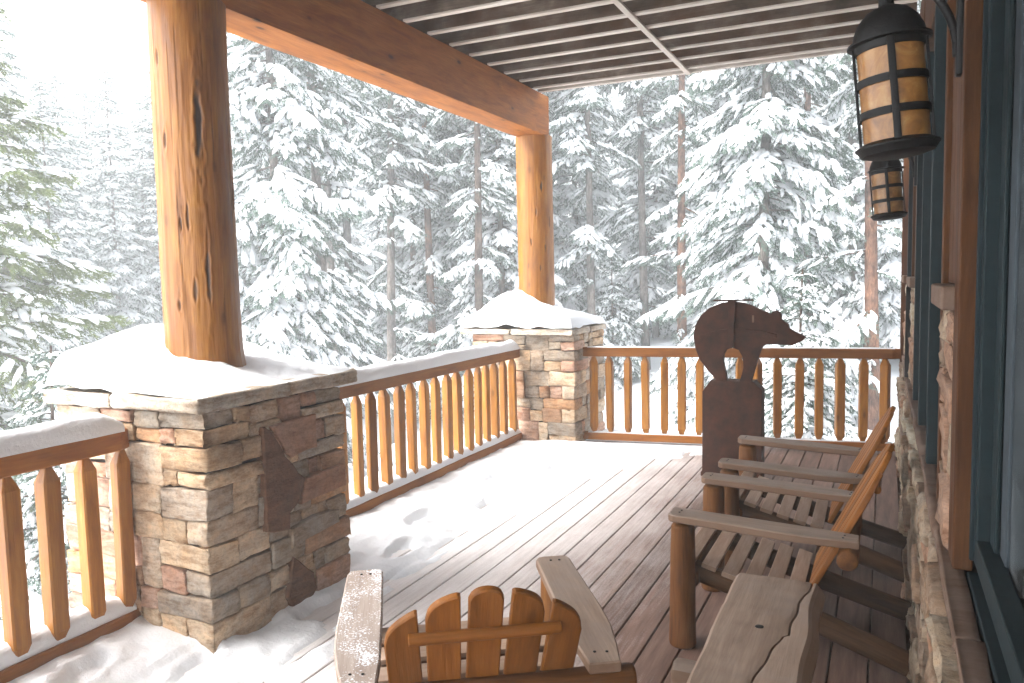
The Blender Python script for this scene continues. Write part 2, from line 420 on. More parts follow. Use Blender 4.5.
def bark_mat(name, dark, mid, light):
    m, nt, b = new_mat(name)
    tc = N(nt, 'ShaderNodeTexCoord'); mp = N(nt, 'ShaderNodeMapping'); nt.links.new(tc.outputs['Object'], mp.inputs['Vector']); mp.inputs['Scale'].default_value = (1, 1, .3)
    v = N(nt, 'ShaderNodeTexNoise', i_Scale=26.0, i_Detail=6.0, i_Roughness=0.7, i_Distortion=0.8); nt.links.new(mp.outputs[0], v.inputs['Vector'])
    n2 = N(nt, 'ShaderNodeTexNoise', i_Scale=2.2, i_Detail=4.0); nt.links.new(tc.outputs['Object'], n2.inputs['Vector'])
    r = ramp(nt, [(0.36, dark), (0.5, mid), (0.66, light)]); nt.links.new(v.outputs[0], r.inputs[0])
    r2 = ramp(nt, [(0.4, (.55, .55, .58)), (0.62, (1.2, 1.15, 1.1))]); nt.links.new(n2.outputs[0], r2.inputs[0])
    c = mixc(nt, r.outputs[0], r2.outputs[0], 0.9, 'MULTIPLY')
    nt.links.new(c, b.inputs['Base Color']); b.inputs['Roughness'].default_value = .9; b.inputs['Specular IOR Level'].default_value = .1
    bump(nt, b, v.outputs[0], .9, .02)
    return m
M_bark = bark_mat('bark', (.05, .035, .027), (.11, .078, .06), (.2, .16, .135))
M_bark_grey = bark_mat('grey_bark', (.07, .06, .053), (.155, .135, .12), (.27, .25, .23))
M_bark_red = bark_mat('red_bark', (.06, .028, .017), (.16, .078, .046), (.28, .165, .11))

# amber lantern glass
M_amber, nt, b = new_mat('amber_glass')
tc = N(nt, 'ShaderNodeTexCoord'); n1 = N(nt, 'ShaderNodeTexNoise', i_Scale=16.0, i_Detail=5.0, i_Roughness=0.6, i_Distortion=1.5); nt.links.new(tc.outputs['Object'], n1.inputs['Vector'])
r = ramp(nt, [(0.3, (0.13, 0.05, 0.008)), (0.55, (0.24, 0.105, 0.021)), (0.78, (0.36, 0.21, 0.07))]); nt.links.new(n1.outputs[0], r.inputs[0]); nt.links.new(r.outputs[0], b.inputs['Base Color'])
b.inputs['Roughness'].default_value = 0.3; b.inputs['Subsurface Weight'].default_value = 0.0
# window glass
M_glass, nt, b = new_mat('window_glass')
b.inputs['Base Color'].default_value = (0.9, 0.95, 0.97, 1); b.inputs['Roughness'].default_value = 0.02; b.inputs['Transmission Weight'].default_value = 1.0
M_curtain = plain('grey_curtain', (0.42, 0.47, 0.52), rough=0.9, var=0.1, scale=5, bumps=0)

# deck boards: worn brown boards, frost dust that thins away from the open side
M_deck, nt, b = new_mat('deck_boards')
at = N(nt, 'ShaderNodeAttribute', attribute_name='gc'); ge = N(nt, 'ShaderNodeNewGeometry')
mp = N(nt, 'ShaderNodeMapping'); nt.links.new(at.outputs['Vector'], mp.inputs['Vector']); mp.inputs['Scale'].default_value = (2.0, 26, 26)
n1 = N(nt, 'ShaderNodeTexNoise', i_Scale=1.0, i_Detail=6.0, i_Roughness=0.65); nt.links.new(mp.outputs[0], n1.inputs['Vector'])
mp2 = N(nt, 'ShaderNodeMapping'); nt.links.new(at.outputs['Vector'], mp2.inputs['Vector']); mp2.inputs['Scale'].default_value = (10, 170, 170)
n2 = N(nt, 'ShaderNodeTexNoise', i_Scale=1.0, i_Detail=3.0); nt.links.new(mp2.outputs[0], n2.inputs['Vector'])
r = ramp(nt, [(0.3, (0.085, 0.046, 0.031)), (0.52, (0.15, 0.088, 0.065)), (0.72, (0.22, 0.14, 0.108))]); nt.links.new(n1.outputs[0], r.inputs[0])
hv = N(nt, 'ShaderNodeHueSaturation'); nt.links.new(r.outputs[0], hv.inputs['Color'])
vr = N(nt, 'ShaderNodeMapRange'); nt.links.new(ge.outputs['Random Per Island'], vr.inputs['Value']); vr.inputs['To Min'].default_value = 0.8; vr.inputs['To Max'].default_value = 1.2
nt.links.new(vr.outputs[0], hv.inputs['Value'])
sx = N(nt, 'ShaderNodeSeparateXYZ'); tco = N(nt, 'ShaderNodeTexCoord'); nt.links.new(tco.outputs['Object'], sx.inputs[0])
mr = N(nt, 'ShaderNodeMapRange'); nt.links.new(sx.outputs['X'], mr.inputs['Value'])
for k, v_ in (('From Min', -2.5), ('From Max', -0.6), ('To Min', 1.0), ('To Max', -0.2)): mr.inputs[k].default_value = v_
n3 = N(nt, 'ShaderNodeTexNoise', i_Scale=1.3, i_Detail=5.0, i_Roughness=0.6); nt.links.new(tco.outputs['Object'], n3.inputs['Vector'])
n4 = N(nt, 'ShaderNodeTexNoise', i_Scale=120.0, i_Detail=4.0, i_Roughness=0.7); nt.links.new(tco.outputs['Object'], n4.inputs['Vector'])
# dust lies along the grain too
mp5 = N(nt, 'ShaderNodeMapping'); nt.links.new(at.outputs['Vector'], mp5.inputs['Vector']); mp5.inputs['Scale'].default_value = (3.5, 45, 45)
n5 = N(nt, 'ShaderNodeTexNoise', i_Scale=1.0, i_Detail=4.0, i_Roughness=0.65); nt.links.new(mp5.outputs[0], n5.inputs['Vector'])
a1 = N(nt, 'ShaderNodeMath', operation='MULTIPLY_ADD'); nt.links.new(n3.outputs[0], a1.inputs[0]); a1.inputs[1].default_value = 0.75; nt.links.new(mr.outputs[0], a1.inputs[2])
a2 = N(nt, 'ShaderNodeMath', operation='MULTIPLY_ADD'); nt.links.new(n4.outputs[0], a2.inputs[0]); a2.inputs[1].default_value = 0.55; nt.links.new(a1.outputs[0], a2.inputs[2])
a3 = N(nt, 'ShaderNodeMath', operation='MULTIPLY_ADD'); nt.links.new(n5.outputs[0], a3.inputs[0]); a3.inputs[1].default_value = 0.6; nt.links.new(a2.outputs[0], a3.inputs[2])
fm = N(nt, 'ShaderNodeMapRange'); nt.links.new(a3.outputs[0], fm.inputs['Value'])
for k, v_ in (('From Min', 0.98), ('From Max', 2.0), ('To Min', 0.0), ('To Max', 0.95)): fm.inputs[k].default_value = v_
fr = fm
dk_c = mixc(nt, hv.outputs[0], (0.80, 0.77, 0.76), fr.outputs[0])
nt.links.new(dk_c, b.inputs['Base Color']); b.inputs['Roughness'].default_value = 0.6; b.inputs['Specular IOR Level'].default_value = 0.3
bump(nt, b, n2.outputs[0], 0.25, 0.004)

rng = np.random.default_rng(7)

# ------------------------------------------------------------------ ground
def ground_z(x, y):
    x = np.asarray(x, float); y = np.asarray(y, float)
    d = np.hypot(x, y)
    left = np.clip(-x - 3, 0, 40)
    z = -1.25 - 0.13 * np.minimum(left, 14) + 0.03 * np.clip(left - 14, 0, 40)
    z = z + 0.13 * np.clip(y - 15, 0, 45) + np.clip(d - 70, 0, 500) * 0.02
    return z + 0.35 * vnoise(x, y, 3, 7.0) * np.clip(d / 14, 0, 1) + 0.12 * vnoise(x, y, 4, 1.9) * np.clip(d / 14, 0, 1)
g = MB()
tt = np.linspace(-1, 1, 181); gx = np.sign(tt) * (np.abs(tt) ** 2.4) * 152
X, Y = np.meshgrid(gx, gx + 6, indexing='ij')
idx = np.arange(X.size).reshape(X.shape)
g.add(np.stack([X, Y, ground_z(X, Y)], -1).reshape(-1, 3), np.stack([idx[:-1, :-1], idx[1:, :-1], idx[1:, 1:], idx[:-1, 1:]], -1).reshape(-1, 4))
tag(g.build('ground', M_ground), kind='structure')

# ------------------------------------------------------------------ deck floor
DX0, DX1, DY0, DY1 = -3.72, 0.2, -2.4, 8.05
PITCH, GX = 0.1513, -0.04
d = MB(); k = 1; x = GX + PITCH
while x > DX0 - PITCH:
    # boards are butted end to end at staggered joints
    cuts = [DY0, rng.uniform(0.2, 1.8), DY1]
    for y0, y1 in zip(cuts[:-1], cuts[1:]):
        rbox(d, (x - PITCH + .004, y0 + .002, -0.036), (x - .004, y1 - .002, rng.uniform(-.0008, .0008)), bev=.004, n=3, grain=1, off=(rng.uniform(0, 50), rng.uniform(0, 5), 0))
    x -= PITCH
tag(d.build('deck_floor', M_deck, smooth=False), kind='structure')
d = MB()
rbox(d, (DX0 - .12, DY0, -0.3), (DX1, DY1, -0.045), n=3)
rbox(d, (DX0 - .1, DY1 + .002, -0.3), (DX1, DY1 + .04, -0.004), n=3)
for y in np.arange(DY0 + .3, DY1, 1.9):
    for x in (-3.6, -1.6):
        rbox(d, (x - .08, y - .08, -4.2), (x + .08, y + .08, -0.301), n=3, grain=2)
tag(d.build('deck_frame', M_joist, smooth=False), kind='structure')

# ------------------------------------------------------------------ stone pillars
def pillar(name, label, x0, x1, y0, y1, z1, zc, seed, cap, dark=False):
    r_ = np.random.default_rng(seed)
    root = tag(empty(name, ((x0 + x1) / 2, (y0 + y1) / 2, 0)), label, 'stone pillar', 'stone pillars at the deck edge')
    cx, cy = (x0 + x1) / 2, (y0 + y1) / 2
    X0, X1, Y0, Y1 = x0 - cx, x1 - cx, y0 - cy, y1 - cy
    t = .10
    c = MB(); rbox(c, (X0 + .03, Y0 + .03, -.3), (X1 - .03, Y1 - .03, z1 - .002), n=3)
    c.build('core', M_core, root)
    s = MB(); gap = .0025
    def st(lo, hi, jt=.0032):
        rbox(s, lo, hi, bev=r_.uniform(.005, .012), n=5, jit=jt, rng=r_, tilt=.004)
    z = 0.0; par = 0
    bands = []
    while z < z1 - .02:
        h = min(r_.uniform(.18, .28), z1 - z)
        if z1 - z - h < .09: h = z1 - z
        bands.append((z, z + h)); z += h
    for (a, bz) in bands:
        m_ = a + (bz - a) * r_.uniform(.4, .6)
        subs = [(a, m_), (m_, bz)] if bz - a > .14 else [(a, bz)]
        ends = {}
        for (u, w) in subs:     # corner stones, long one way then the other
            for sx in (0, 1):
                for sy in (0, 1):
                    lx = r_.uniform(.26, .36) if par % 2 else r_.uniform(.12, .18)
                    ly = r_.uniform(.14, .22) if par % 2 else r_.uniform(.26, .38)
                    o = r_.uniform(-.004, .014)
                    xa, xb = (X0 - o, X0 + lx) if sx == 0 else (X1 - lx, X1 + o)
                    ya, yb = (Y0 - o, Y0 + ly) if sy == 0 else (Y1 - ly, Y1 + o)
                    st((xa, ya, u + gap), (xb, yb, w - gap))
                    ends[(u, sx, sy)] = (lx, ly)
            par += 1
        # field stones between the corners on every face
        for face in range(4):
            E0 = []; E1 = []
            for (u, w) in subs:
                if face < 2: E0.append(X0 + ends[(u, 0, face)][0]); E1.append(X1 - ends[(u, 1, face)][0])
                else: E0.append(Y0 + ends[(u, face - 2, 0)][1]); E1.append(Y1 - ends[(u, face - 2, 1)][1])
            def fs(p, q, ua, wa):
                o = r_.uniform(-.008, .013)
                if face == 0: lo, hi = (p + gap, Y0 - o, ua + gap), (q - gap, Y0 + t, wa - gap)
                elif face == 1: lo, hi = (p + gap, Y1 - t, ua + gap), (q - gap, Y1 + o, wa - gap)
                elif face == 2: lo, hi = (X0 - o, p + gap, ua + gap), (X0 + t, q - gap, wa - gap)
                else: lo, hi = (X1 - t, p + gap, ua + gap), (X1 + o, q - gap, wa - gap)
                st(lo, hi)
            A, B = max(E0), min(E1)
            for (u, w), a0, b0 in zip(subs, E0, E1):
                if A - a0 > .03: fs(a0, A, u, w)
                if b0 - B > .03: fs(B, b0, u, w)
            p = A
            while p < B - .03:
                L = r_.uniform(.10, .34)
                if B - p - L < .09: L = B - p
                q = p + L; H_ = bz - a; k_ = r_.random()
                if k_ < .30 or H_ < .12: fs(p, q, a, bz)
                elif k_ < .75:
                    c_ = a + H_ * r_.uniform(.32, .68); fs(p, q, a, c_); fs(p, q, c_, bz)
                else:
                    c_ = a + H_ * r_.uniform(.3, .5); m2 = p + L * r_.uniform(.35, .65)
                    if L > .2: fs(p, m2, a, c_); fs(m2, q, a, c_)
                    else: fs(p, q, a, c_)
                    fs(p, q, c_, bz)
                p = q
    s.build('stonework', M_stone, root)
    if dark:
        # the big iron-brown stones set upright in the face towards the deck
        def face_stone(poly, depth, m_=M_darkstone, lab='dark iron-brown upright stone'):
            dm = MB(); P = []
            for (cx_, cy_) in poly:
                f_ = (cx_ - 62) / 312; q_ = f_ * .8 / (1 - .2 * f_)
                t0 = 115 - .226 * (cx_ - 60); t1 = 672 - .486 * (cx_ - 65)
                P.append((Y0 + q_ * (Y1 - Y0), 1.09 * (1 - (cy_ - t0) / (t1 - t0))))
            P = np.array(P)
            M4 = np.array([[0, 0, 1, 0], [1, 0, 0, 0], [0, 1, 0, 0], [0, 0, 0, 1.0]])
            Q = []
            for i in range(len(P)):
                for tq in (0, .34, .67):
                    Q.append(P[i] + (P[(i + 1) % len(P)] - P[i]) * tq + r_.normal(0, .003, 2))
            prism(dm, Q, X1 - .03, X1 + depth, M4, bev=.006)
            o = dm.build('face_stone', m_, root, smooth=False); o['label'] = lab
        face_stone([(185, 142), (203, 148), (236, 210), (277, 262), (262, 318), (241, 343), (237, 384), (186, 389), (184, 300)], .026)
        face_stone([(243, 450), (289, 489), (293, 528), (270, 576), (241, 588), (226, 545)], .026)
        face_stone([(207, 139), (308, 112), (308, 188), (250, 211), (236, 203)], .024, M_brownstone, 'broad reddish brown stone beside the dark one')
        face_stone([(281, 262), (366, 233), (370, 283), (266, 324)], .025, M_brownstone, 'broad reddish brown stone beside the dark one')
        face_stone([(242, 384), (300, 352), (352, 342), (352, 372), (243, 428)], .024, M_stone, 'long tan stone beside the dark ones')
    cm = MB()
    cx0, cx1, cy0, cy1 = [v_ - o_ for v_, o_ in zip(cap, (cx, cx, cy, cy))]
    mx = cx0 + (cx1 - cx0) * .46; my = cy0 + (cy1 - cy0) * .52
    for (a, b_) in ((cx0, mx - .004), (mx + .004, cx1)):
        for (c_, e_) in ((cy0, my - .004), (my + .004, cy1)):
            rbox(cm, (a, c_, z1 + .002), (b_, e_, zc), bev=.012, n=6, jit=.003, rng=r_)
    cm.build('cap_slab', M_cap, root)
    return root
P1 = (-3.60, -2.665, 2.475, 3.44)
CAP1 = (-3.675, -2.655, 2.44, 3.58)
P2 = (-3.80, -2.71, 7.10, 7.98)
CAP2 = (-3.92, -2.70, 7.03, 8.05)
pillar('stone_pillar', 'nearer square stone pillar with tall dark brown stones set in its side', *P1, 1.09, 1.163, 21, CAP1, dark=True)
pillar('stone_pillar', 'farther stone pillar at the corner where the two railings meet', *P2, 1.09, 1.15, 33, CAP2)

# ------------------------------------------------------------------ log posts
def post(label, x, y, z0, z1, r0, r1, seed, marks):
    r_ = np.random.default_rng(seed)
    m = MB(); seg, rings = 256, 190
    th = np.linspace(0, 2 * np.pi, seg, endpoint=False); zs = np.linspace(z0, z1, rings)
    TH, Z = np.meshgrid(th, zs)
    T = (Z - z0) / (z1 - z0)
    r = r0 + (r1 - r0) * T
    r = r * (1 + .018 * np.sin(2 * TH + 1 + 2 * T) + .012 * np.sin(3 * TH + 4 * T) + .02 * vnoise(TH * 1.2, Z, seed, .5) * np.sin(TH) ** 2 + .008 * vnoise(TH * 3, Z, seed + 1, .25))
    r = r + .02 * np.exp(-((T - 0.0) / .06) ** 2)
    mk = np.zeros_like(r)
    for (a, z, wa, hz, s) in marks:       # knots and weather checks: a dent plus dark heartwood
        da = (TH - a + np.pi) % (2 * np.pi) - np.pi
        wob = .35 * vnoise(Z * 6, TH * 0 + a, seed + 5, .4)
        e = np.sqrt(((da + wob * wa) / wa) ** 2 + ((Z - z) / hz) ** 2)
        e = e * (1 + .35 * vnoise(TH * 8, Z * 14, seed + 9, .6))
        k_ = np.clip(2.2 * (1.1 - e), 0, 1); mk = np.maximum(mk, k_ * s); r = r - .007 * k_ * s + .003 * np.exp(-((e - 1.5) / .5) ** 2) * s
    V = np.stack([r * np.cos(TH), r * np.sin(TH), Z], -1).reshape(-1, 3)
    G = np.stack([Z, .2 * np.cos(TH), .2 * np.sin(TH)], -1).reshape(-1, 3)
    idx = np.arange(rings * seg).reshape(rings, seg)
    F = np.stack([idx[:-1], np.roll(idx, -1, 1)[:-1], np.roll(idx, -1, 1)[1:], idx[1:]], -1).reshape(-1, 4)
    m.add(V, F, G, mk.ravel())
    o = m.build('log_post', M_post); o.location = (x, y, 0)
    return tag(o, label, 'log post', 'log posts on the stone pillars')
marks1 = [(-.62, 2.42, .085, .20, 1.0), (-.55, 1.72, .05, .14, .9), (-1.55, 2.35, .05, .045, .8), (-1.2, 1.95, .04, .035, .8), (-.9, 1.62, .05, .05, .7), (-2.2, 1.8, .06, .04, .8), (-1.7, 2.75, .05, .05, .6), (-1.0, 1.98, .035, .06, .7), (.4, 2.1, .06, .1, .8), (2.4, 2.2, .07, .06, .8), (-1.35, 1.55, .04, .03, .7)]
marks2 = [(-.8, 2.55, .06, .05, .9), (-.6, 1.95, .05, .04, .8), (-1.1, 2.3, .05, .035, .6), (-.9, 1.75, .04, .03, .7), (-1.4, 2.0, .05, .04, .7), (-.3, 2.2, .05, .06, .7)]
cr = np.random.default_rng(12)
for lst in (marks1, marks2):
    for k in range(16):     # long fine drying checks
        lst.append((cr.uniform(-2.6, .6), cr.uniform(1.5, 2.9), cr.uniform(.010, .018), cr.uniform(.08, .30), cr.uniform(.25, .6)))
post('thick honey coloured log post with a long dark split, on the nearer pillar', -3.172, 2.98, 1.16, 3.052, .186, .186, 5, marks1)
post('honey coloured log post under the far end of the roof beam', -3.205, 7.36, 1.15, 3.052, .178, .182, 6, marks2)

# ------------------------------------------------------------------ beam and porch roof
m = MB(); rbox(m, (-3.345, -2.5, 3.048), (-3.05, 7.40, 3.44), bev=.012, n=6, grain=1, jit=.0012, rng=rng)
tag(m.build('roof_beam', M_beam, smooth=True, sharp=40), 'long heavy brown timber beam lying across the two log posts', 'beam')
roof = tag(empty('porch_roof', (-1.5, 2.4, 3.44)), 'underside of the upper deck with rows of dark stained joists', 'porch roof')
ry = 6.99
ysj = []
while ry > -2.4:
    ysj.append(ry); ry -= .318
for i, y in enumerate(ysj):
    m = MB(); rbox(m, (-3.55 + 1.5, y - .02 - 2.4, .004), (.165 + 1.5, y + .02 - 2.4, .235), bev=.003, n=4, grain=0, jit=.0012, rng=rng)
    j = m.build('joist', M_joist, roof, smooth=False)
    m = MB(); rbox(m, (-3.03 + 1.5, y - .0235 - 2.4, -.012), (.163 + 1.5, y + .0235 - 2.4, .0035), bev=.002, n=3, grain=0, off=(i, 0, 0)); m.build('bright_strip', M_pale, j, smooth=False)  # pale strip added to stand in for the joist's lit underside
m = MB(); rbox(m, (-3.04 + 1.5, 7.1 - 2.4, -.016), (.165 + 1.5, 7.15 - 2.4, .25), bev=.004, n=4, grain=0)
m.build('rim_joist', M_pale, roof, smooth=False)
m = MB()
x = -3.65
while x < .15:
    rbox(m, (x + 1.5, -2.5 - 2.4, .2355), (x + 1.5 + .136, 7.2 - 2.4, .265), bev=.003, n=3, grain=1, off=(rng.uniform(0, 30), 0, 0)); x += .142
m.build('upper_boards', M_joist, roof, smooth=False)
m = MB(); rbox(m, (-3.65 + 1.5, -2.5 - 2.4, .268), (1.665, 7.2 - 2.4, .30), n=3); m.build('roof_snow', M_snow, roof)
m = MB(); rbox(m, (-1.62 + 1.5, 2.2 - 2.4, -.032), (-1.575 + 1.5, 7.12 - 2.4, -.013), bev=.003, n=3, grain=1); m.build('strap', M_pale, roof, smooth=False)  # same pale tone, in place of light from below

# ------------------------------------------------------------------ house wall
house = tag(empty('log_house', (0.3, 3.0, 0)), 'house wall of stacked stone, brown trim and teal window frames beside the chairs', 'house')
hx, hy = 0.3, 3.0
def hp(name, m, boxes, **kw):
    q = MB(); gr = kw.pop('grain', 2); bv = kw.pop('bev', .004); par = kw.pop('parent', house)
    for lo, hi in boxes: rbox(q, (lo[0] - hx, lo[1] - hy, lo[2]), (hi[0] - hx, hi[1] - hy, hi[2]), bev=bv, n=3, grain=gr, off=(rng.uniform(0, 9), 0, 0))
    return q.build(name, m, par, smooth=False)
WY0, WY1 = -2.4, 8.1
hp('wall_body', M_core, [((.19, WY0, -1.5), (.6, WY1, .84)), ((.302, WY0, .842), (.6, WY1, 3.9))])
hp('house_body', M_trim, [((.602, WY0 - 4, -1.6), (7, WY1, 5.5))])
ws = MB(); z = 0.0
while z < .80:
    h = rng.uniform(.07, .15)
    if .83 - z - h < .06: h = .83 - z
    y = .3
    while y < WY1:
        L = rng.uniform(.16, .5); o = rng.uniform(-.014, .034)
        rbox(ws, (.145 - o - hx - .012 * (1 - z), y + .006 - hy, z + .006), (.22 - hx, min(y + L, WY1) - .006 - hy, z + h - .006), bev=rng.uniform(.006, .014), n=5, jit=.0035, rng=rng, tilt=.004)
        y += L
    z += h
ws.build('stone_wainscot', M_wallstone, house)
# stone ledge on top of the wainscot
q = MB(); y = .3
while y < WY1:
    L = rng.uniform(.5, .8); rbox(q, (.143 - hx, y + .002 - hy, .832), (.199 - hx, min(y + L, WY1) - .002 - hy, .868), bev=.008, n=5, jit=.002, rng=rng); y += L
q.build('ledge', M_ledge, house)
piers = [(2.44, 2.94), (5.5, 6.35), (7.55, 8.1)]
for (a, b_) in piers:
    q = MB(); z = .87
    while z < 1.52:
        h = rng.uniform(.09, .2); h = h if 1.535 - z - h > .07 else 1.535 - z; y = a
        while y < b_ - .02:
            L = rng.uniform(.15, .4); L = L if b_ - y - L > .1 else b_ - y
            rbox(q, (.172 - rng.uniform(-.006, .012) - hx, y + .003 - hy, z + .003), (.24 - hx, y + L - .003 - hy, z + h - .003), bev=.01, n=5, jit=.004, rng=rng, tilt=.003); y += L
        z += h
    q.build('pier_stone', M_wallstone, house)
    hp('pier_cap', M_ledge, [((.135, a - .02, 1.54), (.24, b_ - .01, 1.605))], grain=1, bev=.006)
    bx = []; y = a
    while y < b_ - .03:
        w_ = min(.17, b_ - y); bx.append(((.185, y + .003, 1.607), (.24, y + w_ - .003, 3.43))); y += w_
    hp('siding', M_trim, bx)
    hp('wall_fill', M_core, [((.241, a, .87), (.301, b_, 3.43))])
hp('siding', M_trim, [((.185, -2.4, 2.72 + i * .18), (.24, 8.1, 2.72 + i * .18 + .176)) for i in range(4)][:0] or [((.2, 5.0, 3.0), (.24, 5.49, 3.43))])
def window(ya, yb, mull, z0=.87, z1=2.75):
    zt = z1
    w = hp('window_frame', M_teal, [((.205, ya + .075, z0 + .032), (.262, ya + .155, zt)), ((.205, yb - .155, z0 + .032), (.262, yb - .075, zt)), ((.205, ya + .156, zt - .09), (.262, yb - .156, zt)), ((.215, ya + .156, z0 + .034), (.262, yb - .156, z0 + .1))] + [((.152, y - .035, z0 + .033), (.262, y + .035, zt - .092)) for y in mull])
    q = MB(); rbox(q, (.264 - hx, ya + .02 - hy, z0 + .03), (.276 - hx, yb - .02 - hy, zt), n=3); q.build('pane', M_glass, w)
    hp('window_sill', M_teal, [((.236, ya + .002, z0 - .06), (.30, yb - .002, z0 + .03))], grain=1)
    hp('casing', M_trim, [((.168, ya + .002, z0), (.216, ya + .073, zt + .1)), ((.168, yb - .073, z0), (.216, yb - .002, zt + .1)), ((.170, ya + .075, zt + .002), (.216, yb - .075, zt + .1))])
    hp('siding', M_trim, [((.19, ya, zt + .102), (.24, yb, 3.43))], grain=1)
    hp('wall_fill', M_core, [((.278, ya, z0 + .031), (.301, yb, 3.43))])
    return w
window(2.945, 5.495, [3.42, 4.26, 5.08])
window(6.355, 7.545, [6.95])
# the near window is set deeper, its frame runs out of the picture
window(.30, 2.438, [], z1=2.9)
hp('casing', M_trim, [((.168, 2.29, .872), (.214, 2.362, 3.0))])
hp('window_jamb', M_teal, [((.2155, 2.24, .90), (.290, 2.288, 3.0)), ((.245, 2.15, .90), (.256, 2.238, 3.0))])
hp('sash_track', plain('dull_aluminium', (0.04, 0.05, 0.058), rough=0.7, var=0.15, scale=20, bumps=0.05, spec=0.08), [((.2565, 2.06, .90), (.268, 2.148, 3.0))])
hp('window_sill', M_teal, [((.2005, .32, .80), (.2345, 2.288, .872)), ((.235, .32, .8), (.25, 2.238, .885)), ((.2505, .32, .8), (.2615, 2.15, .897))], grain=1)
cv = MB(); n_ = 160; ys_ = np.linspace(.32, 2.1, n_); xs_ = .292 + .006 * np.sin(ys_ * 70 + 2 * np.sin(ys_ * 9))
V = np.concatenate([np.column_stack([xs_ - hx, ys_ - hy, np.full(n_, z_)]) for z_ in (.90, 2.85)]); i_ = np.arange(n_ - 1)
cv.add(V, np.stack([i_, i_ + 1, i_ + 1 + n_, i_ + n_], -1)); cv.build('curtain', M_curtain, house)
hp('corner_post', M_trim, [((.13, 8.102, 0.0), (.25, 8.2, 3.43))])
hp('downpipe', M_iron, [((.135, 6.40, .87), (.165, 6.44, 1.53))])

# ------------------------------------------------------------------ railings
def baluster(m, c, z0, z1, axis_rot, r_, w=.031):
    rings = [(z0, .4), (z0 + .06, 1), (z1 - .065, 1), (z1, .35)]
    base = np.array([(-1, -.8), (-.8, -1), (.8, -1), (1, -.8), (1, .8), (.8, 1), (-.8, 1), (-1, .8)]) * w
    ca, sa = math.cos(axis_rot), math.sin(axis_rot)
    base = base @ np.array([[ca, sa], [-sa, ca]])
    V = []; G = []
    lean = r_.normal(0, .003, 2)
    for i, (z, s) in enumerate(rings):
        V.append(np.column_stack([base * s + c + lean * i, np.full(8, z)])); G.append(np.column_stack([np.full(8, z), base * s]))
    idx = np.arange(32).reshape(4, 8)
    F = [list(q) for q in np.stack([idx[:-1], np.roll(idx, -1, 1)[:-1], np.roll(idx, -1, 1)[1:], idx[1:]], -1).reshape(-1, 4)]
    F += [list(idx[3]), list(idx[0][::-1])]
    m.add(np.concatenate(V), F, np.concatenate(G))
def railing(label, a, b_, ts, snow_top, seed, dz=0.0, bw=.031, rot=.2):
    r_ = np.random.default_rng(seed)
    a = np.array(a, float); b_ = np.array(b_, float); L = np.linalg.norm(b_ - a); ang = math.atan2(b_[1] - a[1], b_[0] - a[0])
    root = tag(empty('wooden_railing', (*a, dz), ang), label, 'railing', 'wooden railings round the deck')
    m = MB(); hw = .045
    # top rail with its ends cut to a point
    pl = [(0, .02), (.06, -hw), (L - .06, -hw), (L, -.02), (L, .02), (L - .06, hw), (.06, hw), (0, -.02)]
    prism(m, [(0, -.016), (.07, -hw), (L - .07, -hw), (L, -.016), (L, .016), (L - .07, hw), (.07, hw), (0, .016)], .868, .957, bev=.006)
    m.build('top_rail', M_rail, root, smooth=False)
    m = MB(); prism(m, [(0, -.02), (.07, -hw), (L - .07, -hw), (L, -.02), (L, .02), (L - .07, hw), (.07, hw), (0, .02)], .038, .108, bev=.006)
    m.build('bottom_rail', M_rail, root, smooth=False)
    for t in ts:
        m = MB(); baluster(m, (t, 0), .105, .872, r_.normal(0, rot), r_, bw * r_.uniform(.9, 1.12))
        m.build('baluster', M_balu, root, smooth=False)
    return root, L, ang
mid_ts = [y - 3.4 for y in (3.55, 3.73, 3.9, 4.075, 4.252, 4.432, 4.596, 4.783, 4.957, 5.137, 5.323, 5.496, 5.683, 5.864, 6.049, 6.227, 6.4, 6.583, 6.76, 6.972)]
rail_mid = railing('railing with sixteen or more balusters between the two stone pillars', (-3.31, 3.4), (-3.31, 7.12), mid_ts, 1, 1)
near_ts = [y - .2 for y in (.35, .52, .69, .86, 1.03, 1.2, 1.38, 1.55, 1.74, 1.925, 2.09, 2.27, 2.425)]
rail_near = railing('short railing in the left foreground running up to the nearer pillar', (-3.155, .2), (-3.155, 2.485), near_ts, 1, 2, dz=.042, bw=.036, rot=.06)
fa, fb = (-2.72, 7.335), (.13, 7.765)
fl = math.hypot(2.8, .42)
far_ts = [.04 + t * fl for t in (0.028, 0.088, 0.148, 0.21, 0.271, 0.33, 0.387, .45, 0.519, 0.577, 0.639, 0.704, 0.766, 0.829, 0.897, 0.963)]
rail_far = railing('railing across the far end of the deck behind the bear sculpture', fa, fb, far_ts, 0, 3, bw=.035, rot=.3)

